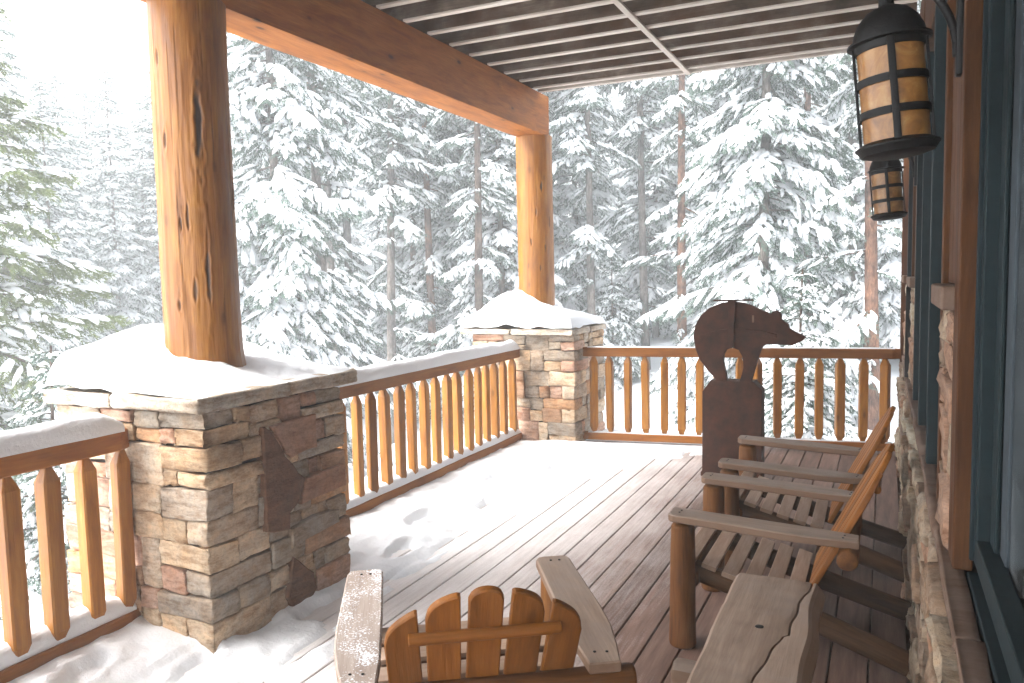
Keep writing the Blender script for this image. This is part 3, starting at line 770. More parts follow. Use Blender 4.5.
# ------------------------------------------------------------------ snow lying on the porch
def ridge(label, a, b_, w, h, z, seed, cat='snow', taper=.12, lean=0.0):
    """rounded roll of snow along a rail"""
    r_ = np.random.default_rng(seed)
    a = np.array(a, float); b_ = np.array(b_, float); L = np.linalg.norm(b_ - a); ang = math.atan2(b_[1] - a[1], b_[0] - a[0])
    n = int(L / .03); prof = np.linspace(0, math.pi, 15)
    V = []
    s = np.linspace(0, L, n)
    e = np.minimum(1, np.minimum(s, L - s) / taper + .25) ** .5
    hh = h * e * (1 + .16 * vnoise(s, s * 0 + seed, seed, .35) + .08 * vnoise(s, s * 0, seed + 3, .1))
    ww = w * (1 + .08 * vnoise(s, s * 0 + 9, seed, .25))
    for i in range(n):
        pw = np.sign(np.cos(prof)) * np.abs(np.cos(prof)) ** .7
        V.append(np.column_stack([np.full(15, s[i]), pw * ww[i] + lean * np.sin(prof) + .004 * vnoise(prof * 3, prof * 0 + s[i] * 5, seed, .5), z - .003 + hh[i] * np.sin(prof) ** .8]))
    idx = np.arange(n * 15).reshape(n, 15)
    F = np.stack([idx[:-1, :-1], idx[1:, :-1], idx[1:, 1:], idx[:-1, 1:]], -1).reshape(-1, 4)
    m = MB(); m.add(np.concatenate(V), F[:, ::-1])
    m.add(np.concatenate([V[0], V[-1]]), [list(range(15)), list(range(29, 14, -1))])
    o = m.build('snow_ridge', M_snow); o.location = (*a, 0); o.rotation_euler = (0, 0, ang)
    return tag(o, label, cat, 'snow lying on the railings')
ridge('roll of snow on the top of the left foreground railing', (-3.155, .25), (-3.155, 2.43), .056, .10, .999, 1)
ridge('roll of snow on the top of the railing between the pillars', (-3.31, 3.60), (-3.31, 7.03), .056, .10, .957, 2)
ridge('thin strip of snow on the top of the far end railing', (-2.66, 7.345), (.08, 7.757), .032, .012, .957, 3)
ridge('snow packed along the foot of the left foreground railing', (-3.185, .25), (-3.185, 2.46), .058, .09, .146, 4)
ridge('snow packed along the foot of the railing between the pillars', (-3.335, 3.46), (-3.335, 7.08), .058, .075, .104, 5)
ridge('thin snow along the foot of the far end railing', (-2.66, 7.345), (.08, 7.757), .03, .014, .108, 6)

def mound(label, cap, zc, px, py, fn, seed):
    m = MB(); x0, x1, y0, y1 = cap
    n = 90
    xs = np.linspace(x0, x1, n); ys = np.linspace(y0, y1, n)
    def th(X, Y):
        ex = np.minimum(X - x0, x1 - X); ey = np.minimum(Y - y0, y1 - Y); e = np.minimum(ex, ey) + .004 + .003 * vnoise(X, Y, seed, .12)
        t = fn(X, Y)
        return np.maximum(t * (1 - np.exp(-np.clip(e, 0, 9) / .03)), .001) + (.016 * vnoise(X, Y, seed + 3, .2) + .009 * vnoise(X, Y, seed + 1, .09) + .004 * vnoise(X, Y, seed + 2, .035)) * sstep(.0, .07, e)
    heightfield(m, xs, ys, lambda X, Y: X * 0 + zc - .004, th, -1)
    o = m.build('snow_mound', M_snow)
    return tag(o, label, 'snow', 'snow heaped on the pillars')
c1 = (CAP1[0] + .006, CAP1[1] - .012, CAP1[2] + .012, CAP1[3] - .006)
def f1(X, Y):
    u = sstep(CAP1[1], CAP1[0], X)                          # deeper away from the deck
    d_ = np.hypot(X + 3.46, Y - 2.86)
    t = .03 + .125 * u + .045 * sstep(.45, .9, u) + .09 * np.exp(-(d_ / .24) ** 2) + .05 * np.exp(-(np.hypot(X + 3.19, Y - 2.98) / .33) ** 2)
    t = t + .02 * vnoise(X, Y, 11, .3)
    return np.maximum(t - .02 * sstep(-2.95, -2.7, X) * (1 + vnoise(X, Y, 12, .1)), .004)
mound('snow heaped on the nearer pillar around the thick log post', c1, CAP1[3] * 0 + 1.163, 0, 0, f1, 41)
def f2(X, Y):
    d_ = np.hypot(X + 3.42, Y - 7.2)
    return .115 + .2 * np.exp(-(d_ / .30) ** 2) + .10 * np.exp(-(np.hypot(X + 3.23, Y - 7.3) / .45) ** 2) + .015 * vnoise(X, Y, 14, .3)
mound('tall peaked heap of snow on the farther corner pillar', CAP2, 1.15, 0, 0, f2, 43)

def deck_snow():
    m = MB()
    ek = np.array([(0, -2.5), (1.2, -2.4), (1.9, -2.35), (2.5, -2.16), (3.0, -2.2), (3.5, -2.38), (4.2, -2.30), (5.0, -2.23), (5.6, -2.16), (6.2, -2.02), (6.7, -1.85), (7.0, -1.6), (7.25, -1.45), (7.45, -1.4), (8, -1.4)])
    xs = np.arange(-3.74, -.55, .019); ys = np.arange(.7, 8.04, .021)
    def th(X, Y):
        xe = np.interp(Y, ek[:, 0], ek[:, 1]) + .07 * vnoise(X, Y, 21, .5) + .05 * vnoise(X, Y, 22, .16)
        dd = xe - X
        t = .018 * sstep(-.02, .12, dd) + .055 * sstep(.05, .75, dd)
        t = t * sstep(8.06, 7.6, Y + .0 * X) if False else t
        t += (.012 * vnoise(X, Y, 23, .22) + .009 * vnoise(X, Y, 24, .08) + .004 * vnoise(X, Y, 29, .04)) * sstep(0, .25, dd) - .012 * (dd < 0)
        # boot prints along the boards
        for (fx, fy, fa) in ((-2.62, 3.9, .1), (-2.82, 4.45, .05), (-2.58, 5.0, .12), (-2.8, 5.55, 0), (-2.5, 6.1, .1), (-2.72, 6.6, .05), (-2.9, 3.4, .1), (-2.15, 6.75, -.2), (-2.95, 2.05, .3), (-2.75, 1.75, .2), (-2.62, 2.3, .3)):
            ax_ = (X - fx) * math.cos(fa) + (Y - fy) * math.sin(fa); ay_ = -(X - fx) * math.sin(fa) + (Y - fy) * math.cos(fa)
            rr_ = np.sqrt((ax_ / .062) ** 2 + (ay_ / .155) ** 2) + .25 * vnoise(X, Y, 31, .06)
            t += -.042 * sstep(1.1, .7, rr_) + .014 * np.exp(-((rr_ - 1.35) / .25) ** 2)
        gapd = np.abs(((X - GX) / PITCH + .5) % 1 - .5) * PITCH
        t -= .016 * np.exp(-(gapd / .012) ** 2) * sstep(.32, .0, dd) * (vnoise(X, Y, 27, .25) > -.55)
        # worn through along the boards near the edge
        ed = sstep(.5, .0, dd)
        t -= .034 * sstep(.08, .6, vnoise(X * 2.6, Y * .62, 33, .26)) * ed
        t -= .05 * sstep(.15, .5, vnoise(X * 3.4, Y * .8, 34, .26)) * sstep(.6, .2, dd) * sstep(3.6, 3.2, Y)
        # kicked-through patches beside the pillar
        pt = vnoise(X * 2.2, Y * .75, 25, .22)
        t -= .05 * sstep(.25, .7, pt) * sstep(-2.95, -2.5, X) * sstep(3.6, 3.1, Y) * sstep(1.2, 1.8, Y)
        # little hollows
        h_ = vnoise(X, Y, 26, .3); t -= .018 * sstep(.45, .8, h_) * sstep(.2, .4, dd)
        t = np.where(Y > 7.0, np.minimum(t, .07 - .055 * sstep(7.0, 7.35, Y)), t)
        # drift against the railing
        t += .05 * np.exp(-((X + 3.2) / .16) ** 2) * sstep(2.9, 2.4, Y) * sstep(1.0, 2.3, Y) - .03 * np.exp(-((X + 3.2) / .2) ** 2) * (Y > 3)
        return t
    heightfield(m, xs, ys, lambda X, Y: X * 0 + .001, th, .003)
    o = m.build('deck_snow', M_snow)
    tag(o, 'snow blown across the open side of the deck boards', 'snow', kind='stuff')
deck_snow()

# ------------------------------------------------------------------ log chairs
def make_chair(name, frosted=False):
    r_ = np.random.default_rng(77 + frosted)
    root = empty(name)
    H = .345
    for s in (-1, 1):
        m = MB(); log(m, (.382, s * H, 0), (.38, s * H, .553), .060, .052, r_, rings=12, wob=.035, off=r_.uniform(0, 9)); m.build('leg', M_chairlog, root, sharp=50)
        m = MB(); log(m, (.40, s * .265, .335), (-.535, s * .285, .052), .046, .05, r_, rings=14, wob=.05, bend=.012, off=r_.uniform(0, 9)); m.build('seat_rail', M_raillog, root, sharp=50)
        # armrest: wide paddle, rounded in front, narrowed behind
        out = [(.435, -.035), (.43, -.048), (.41, -.056), (.2, -.062), (0, -.068), (-.12, -.066), (-.24, -.052), (-.335, -.036), (-.335, .045), (-.2, .055), (.1, .058), (.41, .057), (.43, .048), (.436, .03)]
        out = [(u, (w_ if s < 0 else -w_) * 1.12) for u, w_ in out]
        M4 = np.array([[1, 0, 0, 0], [0, 1, 0, s * H], [.045, 0, 1, .560], [0, 0, 0, 1.0]])
        m = MB(); prism(m, out, -.006, .028, M4, bev=.005, off=r_.uniform(0, 9))
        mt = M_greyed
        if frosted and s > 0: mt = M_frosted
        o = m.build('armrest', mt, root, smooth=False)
        if frosted and s > 0: o['label'] = 'armrest sprinkled with snow'
        # nail heads
        for (u, w_) in ((.39, -.02), (.392, .012), (-.28, -.015), (-.275, .02)):
            q = MB(); log(q, (u, s * H + w_, .586 + .045 * u), (u, s * H + w_, .5905 + .045 * u), .0045, .0045, r_, seg=8, rings=3, wob=0)
            q.build('nail', M_iron, o)
    m = MB(); log(m, (.355, -.33, .30), (.355, .33, .30), .042, .045, r_, rings=12, wob=.05, off=3); m.build('front_stretcher', M_chairlog, root, sharp=50)
    m = MB(); log(m, (-.295, -.435, .503), (-.295, .435, .503), .037, .041, r_, rings=14, wob=.05, off=5); m.build('back_crossbar', M_chairlog, root, sharp=50)
    # seat slats run from side to side over the two log rails
    for k in range(6):
        f = .365 - k * .088
        z = .375 - (.365 - f) * .27 - .012 * math.sin(math.pi * k / 5)
        th = math.atan(.27); rot = np.array([[math.cos(th), 0, -math.sin(th)], [0, 1, 0], [math.sin(th), 0, math.cos(th)]])
        m = MB(); rbox(m, (f - .033, -.31 + r_.normal(0, .004), z), (f + .033, .31, z + .022), bev=.004, n=3, grain=1, rot=rot, org=(f, 0, z), off=(r_.uniform(0, 9), 0, 0))
        m.build('seat_slat', M_seat, root, smooth=False)
    # backrest: five slats, rounded tops following an arch
    b0 = np.array([-.13, 0, .285]); b1 = np.array([-.43, 0, .862]) if frosted else np.array([-.445, 0, .905]); d_ = (b1 - b0); Lb = np.linalg.norm(d_); d_ /= Lb
    nrm = np.array([-d_[2], 0, d_[0]])                      # behind the slats
    for k in (-2, -1, 0, 1, 2):
        w_ = .0465; c = k * .1005
        top = []
        for u in np.linspace(-w_, w_, 13):
            uu = c + u
            rnd = .030 * (1 - math.sqrt(max(0, 1 - min(1, abs(u / w_)) ** 2.6)))
            top.append((Lb - (.115 if frosted else .165) * (abs(uu) / .22) ** 1.7 - rnd * (1.0 if k == 0 else (1.5 if u * k > 0 else .35)), u))
        poly = [(0, -w_)] + top[:] + [(0, w_)]
        an = -k * .022
        yv = np.array([0, 1, 0])
        ux = d_ * math.cos(an) - yv * math.sin(an); vx = yv * math.cos(an) + d_ * math.sin(an)
        M4 = np.eye(4); M4[:3, 0] = ux; M4[:3, 1] = vx; M4[:3, 2] = nrm; M4[:3, 3] = b0 + np.array([0, c, 0])
        m = MB(); prism(m, poly, 0, .022, M4, bev=.004, off=r_.uniform(0, 9)); m.build('back_slat', M_slat, root, smooth=False)
    p = b0 + d_ * (Lb * .76) + nrm * .030
    q = MB(); log(q, p + np.array([0, -.205, 0]), p + np.array([0, .205, 0]), .017, .017, r_, seg=12, rings=10, wob=.02); q.build('back_batten', M_slat, root, sharp=50)
    return root
def copy_tree(o, parent=None):
    c = o.copy(); COL.objects.link(c)
    if parent: c.parent = parent
    for ch in [x for x in bpy.data.objects if x.parent == o]:
        copy_tree(ch, c)
    return c
ch = make_chair('log_chair')
ch.location = (-.415, 3.745, 0); ch.rotation_euler = (0, 0, math.pi)
tag(ch, 'log armchair beside the house wall, just behind the half log table', 'chair', 'log chairs on the deck')
ch2 = copy_tree(ch); ch2.location = (-.40, 4.80, 0); ch2.rotation_euler = (0, 0, math.pi + .01)
tag(ch2, 'log armchair beside the house wall, nearest to the bear sculpture', 'chair', 'log chairs on the deck')
ch3 = make_chair('log_chair', True)
ch3.location = (-1.163, 2.115, 0); ch3.rotation_euler = (0, 0, math.atan2(.83, -.56))
tag(ch3, 'log chair in the foreground seen from behind, orange back slats and a snowy armrest', 'chair', 'log chairs on the deck')

# ------------------------------------------------------------------ half log table
tb = tag(empty('log_table', (-.355, 2.5, 0)), 'low table made of a split log with a long crack and a small hole', 'table')
def slab():
    m = MB(); ny = 60; prof = []
    V = []; G = []
    crack = lambda y: .118 - .085 * (.54 - y) / .94 + .006 * math.sin(y * 11 + 1) + .004 * math.sin(y * 31) + (.008 if y > .05 else -.006)
    ys = np.linspace(-.58, .545, ny)
    for i, y in enumerate(ys):
        wl = .145 + .004 * math.sin(y * 4) + .0015 * math.sin(y * 17)
        wr = .152 + .006 * math.sin(y * 6 + 2) + .004 * math.sin(y * 15)
        cx_ = crack(y)
        top = [(-wl, -.012), (-wl + .012, 0), (-.06, .0), (0.0, 0.001), (cx_ - .012, 0), (cx_ - .003, -.003), (cx_ , -.045), (cx_ + .004, -.003), (cx_ + .011, -.001), (wr - .012, -.001), (wr, -.012)]
        low = [(wr + .022, -.045), (wr + .016, -.085), (wr * .5, -.128), (0, -.138), (-wl * .45, -.128), (-wl * .86, -.095), (-wl * 1.03, -.05)]
        ring = np.array(top + low); jig = .0025 * vnoise(ring[:, 0] * 3, ring[:, 1] * 3 + y * 4, 5, .2)
        V.append(np.column_stack([ring[:, 0], np.full(len(ring), y), ring[:, 1] + .5 + jig])); G.append(np.column_stack([np.full(len(ring), y), ring[:, 0], ring[:, 1]]))
    k_ = len(V[0]); idx = np.arange(ny * k_).reshape(ny, k_)
    F = [list(q) for q in np.stack([idx[:-1], idx[1:], np.roll(idx, -1, 1)[1:], np.roll(idx, -1, 1)[:-1]], -1).reshape(-1, 4)]
    F += [list(idx[0]), list(idx[-1][::-1])]
    m.add(np.concatenate(V), F, np.concatenate(G))
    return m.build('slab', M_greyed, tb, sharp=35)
sl = slab()
m = MB(); log(m, (.0, .085, .4985), (.0, .085, .503), .0145, .0145, rng, seg=16, rings=3, wob=.1); m.build('knot_hole', M_iron, sl)
for y in (.02, -.42):
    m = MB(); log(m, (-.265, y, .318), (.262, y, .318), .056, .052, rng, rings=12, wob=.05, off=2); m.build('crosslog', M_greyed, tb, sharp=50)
    for s in (-1, 1):
        m = MB(); log(m, (s * .215, y, 0), (s * .16, y, .30), .045, .045, rng, rings=8, wob=.05, off=4 + s); m.build('leg', M_chairlog, tb, sharp=50)

# ------------------------------------------------------------------ bear sculpture
bear = tag(empty('bear_sculpture', (-1.09, 6.41, 0)), 'rust brown steel bear silhouette standing on a tall steel pedestal', 'sculpture')
cx0 = -1.09
def bp(pts): return [((-1.34 + (a - 105) * .00243) - cx0, .80 + (300 - b_) * .00243) for a, b_ in pts]
outl = bp([(155, 301), (188, 301), (183, 270), (176, 240), (177, 215), (186, 198), (206, 192), (226, 199), (238, 222), (241, 255), (235, 282), (228, 303), (265, 303), (274, 270), (284, 232), (293, 203), (301, 186), (313, 179), (340, 178), (390, 181), (415, 170), (431, 157), (426, 150), (400, 138), (382, 127), (379, 114), (366, 104), (358, 97), (357, 80), (345, 70), (333, 72), (325, 80), (300, 70), (270, 55), (235, 43), (205, 39), (170, 44), (130, 61), (101, 87), (84, 120), (78, 155), (84, 195), (100, 235), (125, 268), (145, 290)])
XZ = np.array([[1, 0, 0, 0], [0, 0, -1, 0], [0, 1, 0, 0], [0, 0, 0, 1.0]])
m = MB(); prism(m, outl, -.05, .012, XZ, bev=.003); m.build('bear', M_rust, bear, smooth=False)
m = MB(); prism(m, bp([(192, 36), (216, 36), (213, 120), (212, 190), (194, 190), (195, 120)]), .014, .042, XZ, bev=.003); m.build('centre_band', M_rust, bear, smooth=False)
arc = [(100, 152), (140, 138), (180, 130), (240, 128), (300, 134), (345, 146)]; arc2 = [(345, 158), (300, 146), (240, 140), (180, 142), (140, 150), (100, 164)]
m = MB(); prism(m, bp(arc + arc2), .0135, .034, XZ, bev=.003); m.build('arc_band', M_rust, bear, smooth=False)
m = MB(); prism(m, bp([(142, 34), (270, 33), (270, 39), (142, 40)]), -.035, .002, XZ, bev=.002); m.build('top_bar', M_rust, bear, smooth=False)
m = MB(); prism(m, bp([(268, 85), (274, 85), (274, 108), (268, 108)]), .0135, .02, XZ, bev=.001); m.build('peg', M_greyed, bear, smooth=False)
ped = [(-.262, 0), (-.262, .03), (-.25, .045), (-.246, .70), (-.18, .795), (.158, .795), (.222, .725), (.222, 0)]
m = MB(); prism(m, ped, -.16, .0, XZ, bev=.005); m.build('pedestal', M_rust, bear, smooth=False)

# ------------------------------------------------------------------ wall lanterns
def make_lantern():
    root = empty('wall_lantern')
    r_ = np.random.default_rng(3)
    def lathe(m, pr, seg=40):
        th = np.linspace(0, 2 * np.pi, seg, endpoint=False); V = []
        for (r, z) in pr: V.append(np.column_stack([r * np.cos(th), r * np.sin(th), np.full(seg, z)]))
        n = len(pr); idx = np.arange(n * seg).reshape(n, seg)
        m.add(np.concatenate(V), np.stack([idx[:-1], np.roll(idx, -1, 1)[:-1], np.roll(idx, -1, 1)[1:], idx[1:]], -1).reshape(-1, 4)); return m
    lathe(MB(), [(0, .02), (.0735, .02), (.0735, .262), (0, .262)]).build('glass', M_amber, root, sharp=40)
    m = MB()
    for z, rr in ((.096, .0765), (.172, .0765)):
        lathe(m, [(rr - .002, z - .009), (rr + .003, z - .009), (rr + .003, z + .009), (rr - .002, z + .009)])
    for k in range(4):
        a = -math.pi / 2 + k * math.pi / 2 + .02
        ca, sa = math.cos(a), math.sin(a)
        rot = np.array([[ca, -sa, 0], [sa, ca, 0], [0, 0, 1]])
        rbox(m, (.0765, -.008, .01), (.0835, .008, .272), bev=.002, n=3, rot=rot)
    m.build('cage', M_iron, root, sharp=40)
    m = MB(); lathe(m, [(0, -.004), (.06, -.006), (.082, .0), (.0895, .012), (.094, .016), (.094, .02), (.08, .028), (.0755, .03)]); m.build('bottom_rim', M_iron, root, sharp=40)
    m = MB(); lathe(m, [(.075, .244), (.079, .250), (.079, .262), (.094, .264), (.094, .269), (.082, .272), (.079, .29), (.068, .316), (.048, .338), (.022, .35), (.018, .352), (.016, .37), (0, .372)]); m.build('dome', M_iron, root, sharp=40)
    ta = -R_(5.0)           # the lantern hangs a little crooked on its hook
    for o in [x for x in bpy.data.objects if x.parent == root]:
        o.rotation_euler = (0, ta, 0); o.location = (-.40 * math.sin(ta), 0, .40 - .40 * math.cos(ta))
    m = MB()
    log(m, (0, 0, .345), (0, 0, .405), .009, .009, r_, seg=10, rings=4, wob=0)
    m.build('hook', M_iron, root, sharp=40)
    m = MB(); prev = None
    for k in range(11):
        t = k / 10 * math.pi / 2
        p = np.array([.155 * math.cos(t), 0, .215 + .20 * math.sin(t)])
        if prev is not None: log(m, prev, p, .0095, .0095, r_, seg=10, rings=3, wob=0, cap_round=.05)
        prev = p
    rbox(m, (.152, -.018, .17), (.166, .018, .46), bev=.003, n=3)
    log(m, (-.005, 0, .418), (.155, 0, .418), .009, .009, r_, seg=10, rings=4, wob=0)
    m.build('bracket', M_iron, root, sharp=40)
    return root
ln = make_lantern(); ln.location = (-.012, 2.0, 1.91); ln.scale = (.93, .93, .93)
tag(ln, 'larger looking black iron lantern with amber glass at the top right, nearest', 'lantern', 'lanterns on the house wall')
ln2 = copy_tree(ln); ln2.location = (-.022, 4.85, 1.935); ln2.scale = (1, 1, 1)
tag(ln2, 'black iron lantern with amber glass seen just below the nearest lantern', 'lantern', 'lanterns on the house wall')

# ------------------------------------------------------------------ trees
def ell_template(nu=6, nv=4):
    V = [(0, 0, -1)]
    for j in range(1, nv):
        p = -math.pi / 2 + math.pi * j / nv
        for i in range(nu):
            a = 2 * math.pi * i / nu; V.append((math.cos(p) * math.cos(a), math.cos(p) * math.sin(a), math.sin(p)))
    V.append((0, 0, 1)); F3 = []; F4 = []
    for i in range(nu): F3.append((0, 1 + (i + 1) % nu, 1 + i))
    for j in range(nv - 2):
        for i in range(nu):
            a = 1 + j * nu; F4.append((a + i, a + (i + 1) % nu, a + nu + (i + 1) % nu, a + nu + i))
    t = len(V) - 1; a = 1 + (nv - 2) * nu
    for i in range(nu): F3.append((a + i, a + (i + 1) % nu, t))
    return np.array(V), np.array(F3), np.array(F4)
TV, TF3, TF4 = ell_template()

def unit(a): return a / (np.linalg.norm(a, axis=-1, keepdims=True) + 1e-9)

def make_tree(seed, H, base, Lmax, per_m, droop, snow, needle=M_needle, bark=M_bark, shape=.85, trunk_r=.16, needles_per_m=70, twig_step=.10, gap=0.0, puff=1.0, low=None):
    """one conifer: trunk with branch stems, needles on twigs, snow pads on the boughs; three shared meshes"""
    r_ = np.random.default_rng(seed)
    nb = int((H - base) * per_m)
    zb = np.sort(base + (H * .985 - base) * r_.random(nb) ** .95)
    if low: zb = np.concatenate([r_.uniform(low[0], base, int((base - low[0]) * low[1])), zb]); nb = len(zb)
    t = np.clip((zb - base) / (H - base), 0, 1)
    L = Lmax * np.clip(1 - t, .02, 1) ** shape * r_.uniform(.6, 1.12, nb) + .12
    if gap > 0: L = L * np.where(r_.random(nb) < gap, r_.uniform(.25, .6, nb), 1)
    az = np.cumsum(np.full(nb, 2.399)) + r_.normal(0, .5, nb)
    up_ = .25 * t + r_.normal(-.05, .10, nb); dr = droop * (1 - .5 * t) * r_.uniform(.75, 1.25, nb)
    def bpos(i, s):
        l = L[i] * s
        return np.stack([np.cos(az[i]) * l, np.sin(az[i]) * l, zb[i] + L[i] * (up_[i] * s - dr[i] * s ** 1.7 * .6)], -1)
    # twigs
    bi = []; bs = []; side = []
    for i in range(nb):
        n = max(3, int(L[i] / twig_step)); s = np.linspace(.16, 1.0, n) + r_.normal(0, .02, n)
        for q in (-1, 1):
            bi.append(np.full(n, i)); bs.append(np.clip(s, .1, 1)); side.append(np.full(n, q))
    bi = np.concatenate(bi); bs = np.concatenate(bs); side = np.concatenate(side)
    p = bpos(bi, bs); p2 = bpos(bi, np.clip(bs - .06, 0, 1)); dirb = unit(p - p2)
    horiz = unit(np.stack([-np.sin(az[bi]), np.cos(az[bi]), np.zeros(len(bi))], -1)) * side[:, None]
    ang = r_.uniform(.35, 1.05, len(bi)) * (1 - .5 * (bs > .93))
    td = unit(dirb * np.cos(ang)[:, None] + horiz * np.sin(ang)[:, None] + np.array([0, 0, -1]) * r_.uniform(.05, .55, len(bi))[:, None] * (.5 + droop)[..., None] if False else dirb * np.cos(ang)[:, None] + horiz * np.sin(ang)[:, None] + np.array([0, 0, -1.0]) * (r_.uniform(.05, .55, len(bi)) * (.5 + droop))[:, None])
    prof = np.sin(np.pi * np.clip(bs * .85 + .12, 0, 1)) ** .7
    tl = (.10 + .34 * np.minimum(L[bi], 1.6) * prof) * r_.uniform(.6, 1.15, len(bi))
    nt_ = len(bi)
    # needles: long thin triangles leaning forward all round the twig
    nn = np.maximum(6, (tl * needles_per_m).astype(int))
    ti = np.repeat(np.arange(nt_), nn); M = len(ti)
    s = r_.random(M) * 1.02
    o = p[ti] + td[ti] * (tl[ti] * s)[:, None]; o[:, 2] -= .12 * tl[ti] * s ** 2
    rd = r_.normal(0, 1, (M, 3)); rd -= (rd * td[ti]).sum(1)[:, None] * td[ti]; rd = unit(rd)
    nd = unit(rd * .75 + td[ti] * .8 + np.array([0, 0, -.18])); ln_ = r_.uniform(.05, .10, M)
    sd = unit(np.cross(nd, r_.normal(0, 1, (M, 3)))) * (r_.uniform(.007, .013, M))[:, None]
    NV = np.stack([o - sd, o + sd, o + nd * ln_[:, None]], 1).reshape(-1, 3)
    NF = np.arange(M * 3).reshape(-1, 3)
    crown = MB(); crown.add(NV, NF); crown_me = crown.mesh('crown', needle, False)
    # snow: pads on twigs and on the bough itself
    keep = r_.random(nt_) < snow
    k = np.where(keep)[0]
    c = p[k] + td[k] * (tl[k] * r_.uniform(.35, .6, len(k)))[:, None]
    c[:, 2] += .018
    half = tl[k] * r_.uniform(.4, .62, len(k)) * puff; wid = np.clip(tl[k] * .17, .022, .06) * r_.uniform(.7, 1.4, len(k)) * puff; thk = wid * r_.uniform(.55, .95, len(k))
    ax = td[k].copy(); ax[:, 2] -= .08; ax = unit(ax)
    nbp = np.maximum(1, (L / .26).astype(int)); b2 = np.repeat(np.arange(nb), nbp)
    s2 = r_.uniform(.22, 1.0, len(b2)); kk = r_.random(len(b2)) < snow
    b2 = b2[kk]; s2 = s2[kk]; c2 = bpos(b2, s2); ax2 = unit(bpos(b2, np.minimum(s2 + .06, 1.06)) - c2)
    c2 = c2 + r_.normal(0, .02, c2.shape); c2[:, 2] += .03
    C = np.concatenate([c, c2]); AX = np.concatenate([ax, ax2])
    HL = np.concatenate([half, r_.uniform(.10, .24, len(b2)) * puff * np.clip(L[b2] / 1.1, .4, 1.3)])
    WD = np.concatenate([wid, r_.uniform(.04, .10, len(b2)) * puff * np.clip(L[b2] / 1.2, .4, 1.25)]); TH = np.concatenate([thk, WD[len(wid):] * r_.uniform(.5, .85, len(b2))])
    SX = unit(np.cross(AX, np.array([0, 0, 1.0]))); UP = np.cross(SX, AX)
    n = len(C); tv = TV[None] * (1 + r_.normal(0, .16, (n, len(TV), 1)))
    # pads hang over at the sides: flatten below
    zz = np.where(tv[..., 2] < 0, tv[..., 2] * .45, tv[..., 2])
    W = C[:, None] + tv[..., 0:1] * (AX * HL[:, None])[:, None] + tv[..., 1:2] * (SX * WD[:, None])[:, None] + zz[..., None] * (UP * TH[:, None])[:, None]
    W[..., 2] -= .35 * (tv[..., 1] ** 2) * WD[:, None] + .25 * tv[..., 0] ** 2 * HL[:, None] * .4
    off = (np.arange(n) * len(TV))[:, None, None]
    sn = MB(); sn.v = [W.reshape(-1, 3)]; sn.g = [W.reshape(-1, 3)]; sn.a = [np.zeros(n * len(TV))]; sn.f = [(TF3[None] + off).reshape(-1, 3), (TF4[None] + off).reshape(-1, 4)]; sn.n = n * len(TV)
    snow_me = sn.mesh('snow', M_treesnow, True)
    # trunk and branch stems
    tr = MB(); log(tr, (0, 0, -.6), (0, 0, H), trunk_r * 1.05, .012, r_, seg=12, rings=26, wob=.06, bend=H * .006, cap_round=.02)
    S = np.array([0, .5, .95]); m4 = 4
    for i in range(nb):
        P = bpos(np.full(3, i), S); rr = np.array([.016, .010, .003]) * (.5 + L[i] / 1.5)
        th = np.array([0, 2.09, 4.19]); hv_ = np.array([-math.sin(az[i]), math.cos(az[i]), 0])
        V = P[:, None] + rr[:, None, None] * (np.cos(th)[None, :, None] * hv_ + np.sin(th)[None, :, None] * np.array([0, 0, 1.0]))
        idx = np.arange(9).reshape(3, 3)
        tr.add(V.reshape(-1, 3), np.stack([idx[:-1], np.roll(idx, -1, 1)[:-1], np.roll(idx, -1, 1)[1:], idx[1:]], -1).reshape(-1, 4))
    trunk_me = tr.mesh('trunk', bark, True)
    return trunk_me, crown_me, snow_me

KINDS = {
    'full': make_tree(101, 14.0, .5, 2.05, 22, .95, .8, trunk_r=.13, puff=.82, bark=M_bark_grey, shape=.7, twig_step=.075),
    'full2': make_tree(102, 13.0, .4, 1.7, 22,   .8, .86, trunk_r=.12, puff=.9, shape=.7, twig_step=.075),
    'thin': make_tree(103, 16.0, 6.0, 1.25, 13,   .6, .86, trunk_r=.12, gap=.3, shape=.35, bark=M_bark_grey, twig_step=.08, low=(1.0, 3.5), puff=.75),
    'thin2': make_tree(104, 16.0, 5.2, 1.15, 12, .55, .8, trunk_r=.12, gap=.35, shape=.35, bark=M_bark, twig_step=.08, low=(.8, 4), puff=.75),
    'red': make_tree(105, 16.0, 6.0, 1.2, 12, .55, .75, trunk_r=.13, gap=.3, shape=.35, bark=M_bark_red, twig_step=.08, low=(1.2, 3.5), puff=.75),
    'spire': make_tree(106, 14.0, .4, 1.95, 26,   .6, .85, shape=.7, trunk_r=.12, twig_step=.09, needles_per_m=75, puff=.85),
    'small': make_tree(107, 4.2, .1, 1.15, 26, .6, .75, trunk_r=.05, puff=.75, twig_step=.08),
    'pale': make_tree(108, 9.0, .2, 2.1, 20, .35, .5, needle=M_needle_y, trunk_r=.11, needles_per_m=100, puff=.7, twig_step=.08),
}
NAMES = {'full': 'spruce_tree', 'full2': 'spruce_tree', 'thin': 'pine_tree', 'thin2': 'pine_tree', 'red': 'pine_tree', 'spire': 'spruce_tree', 'small': 'young_spruce', 'pale': 'fir_tree'}
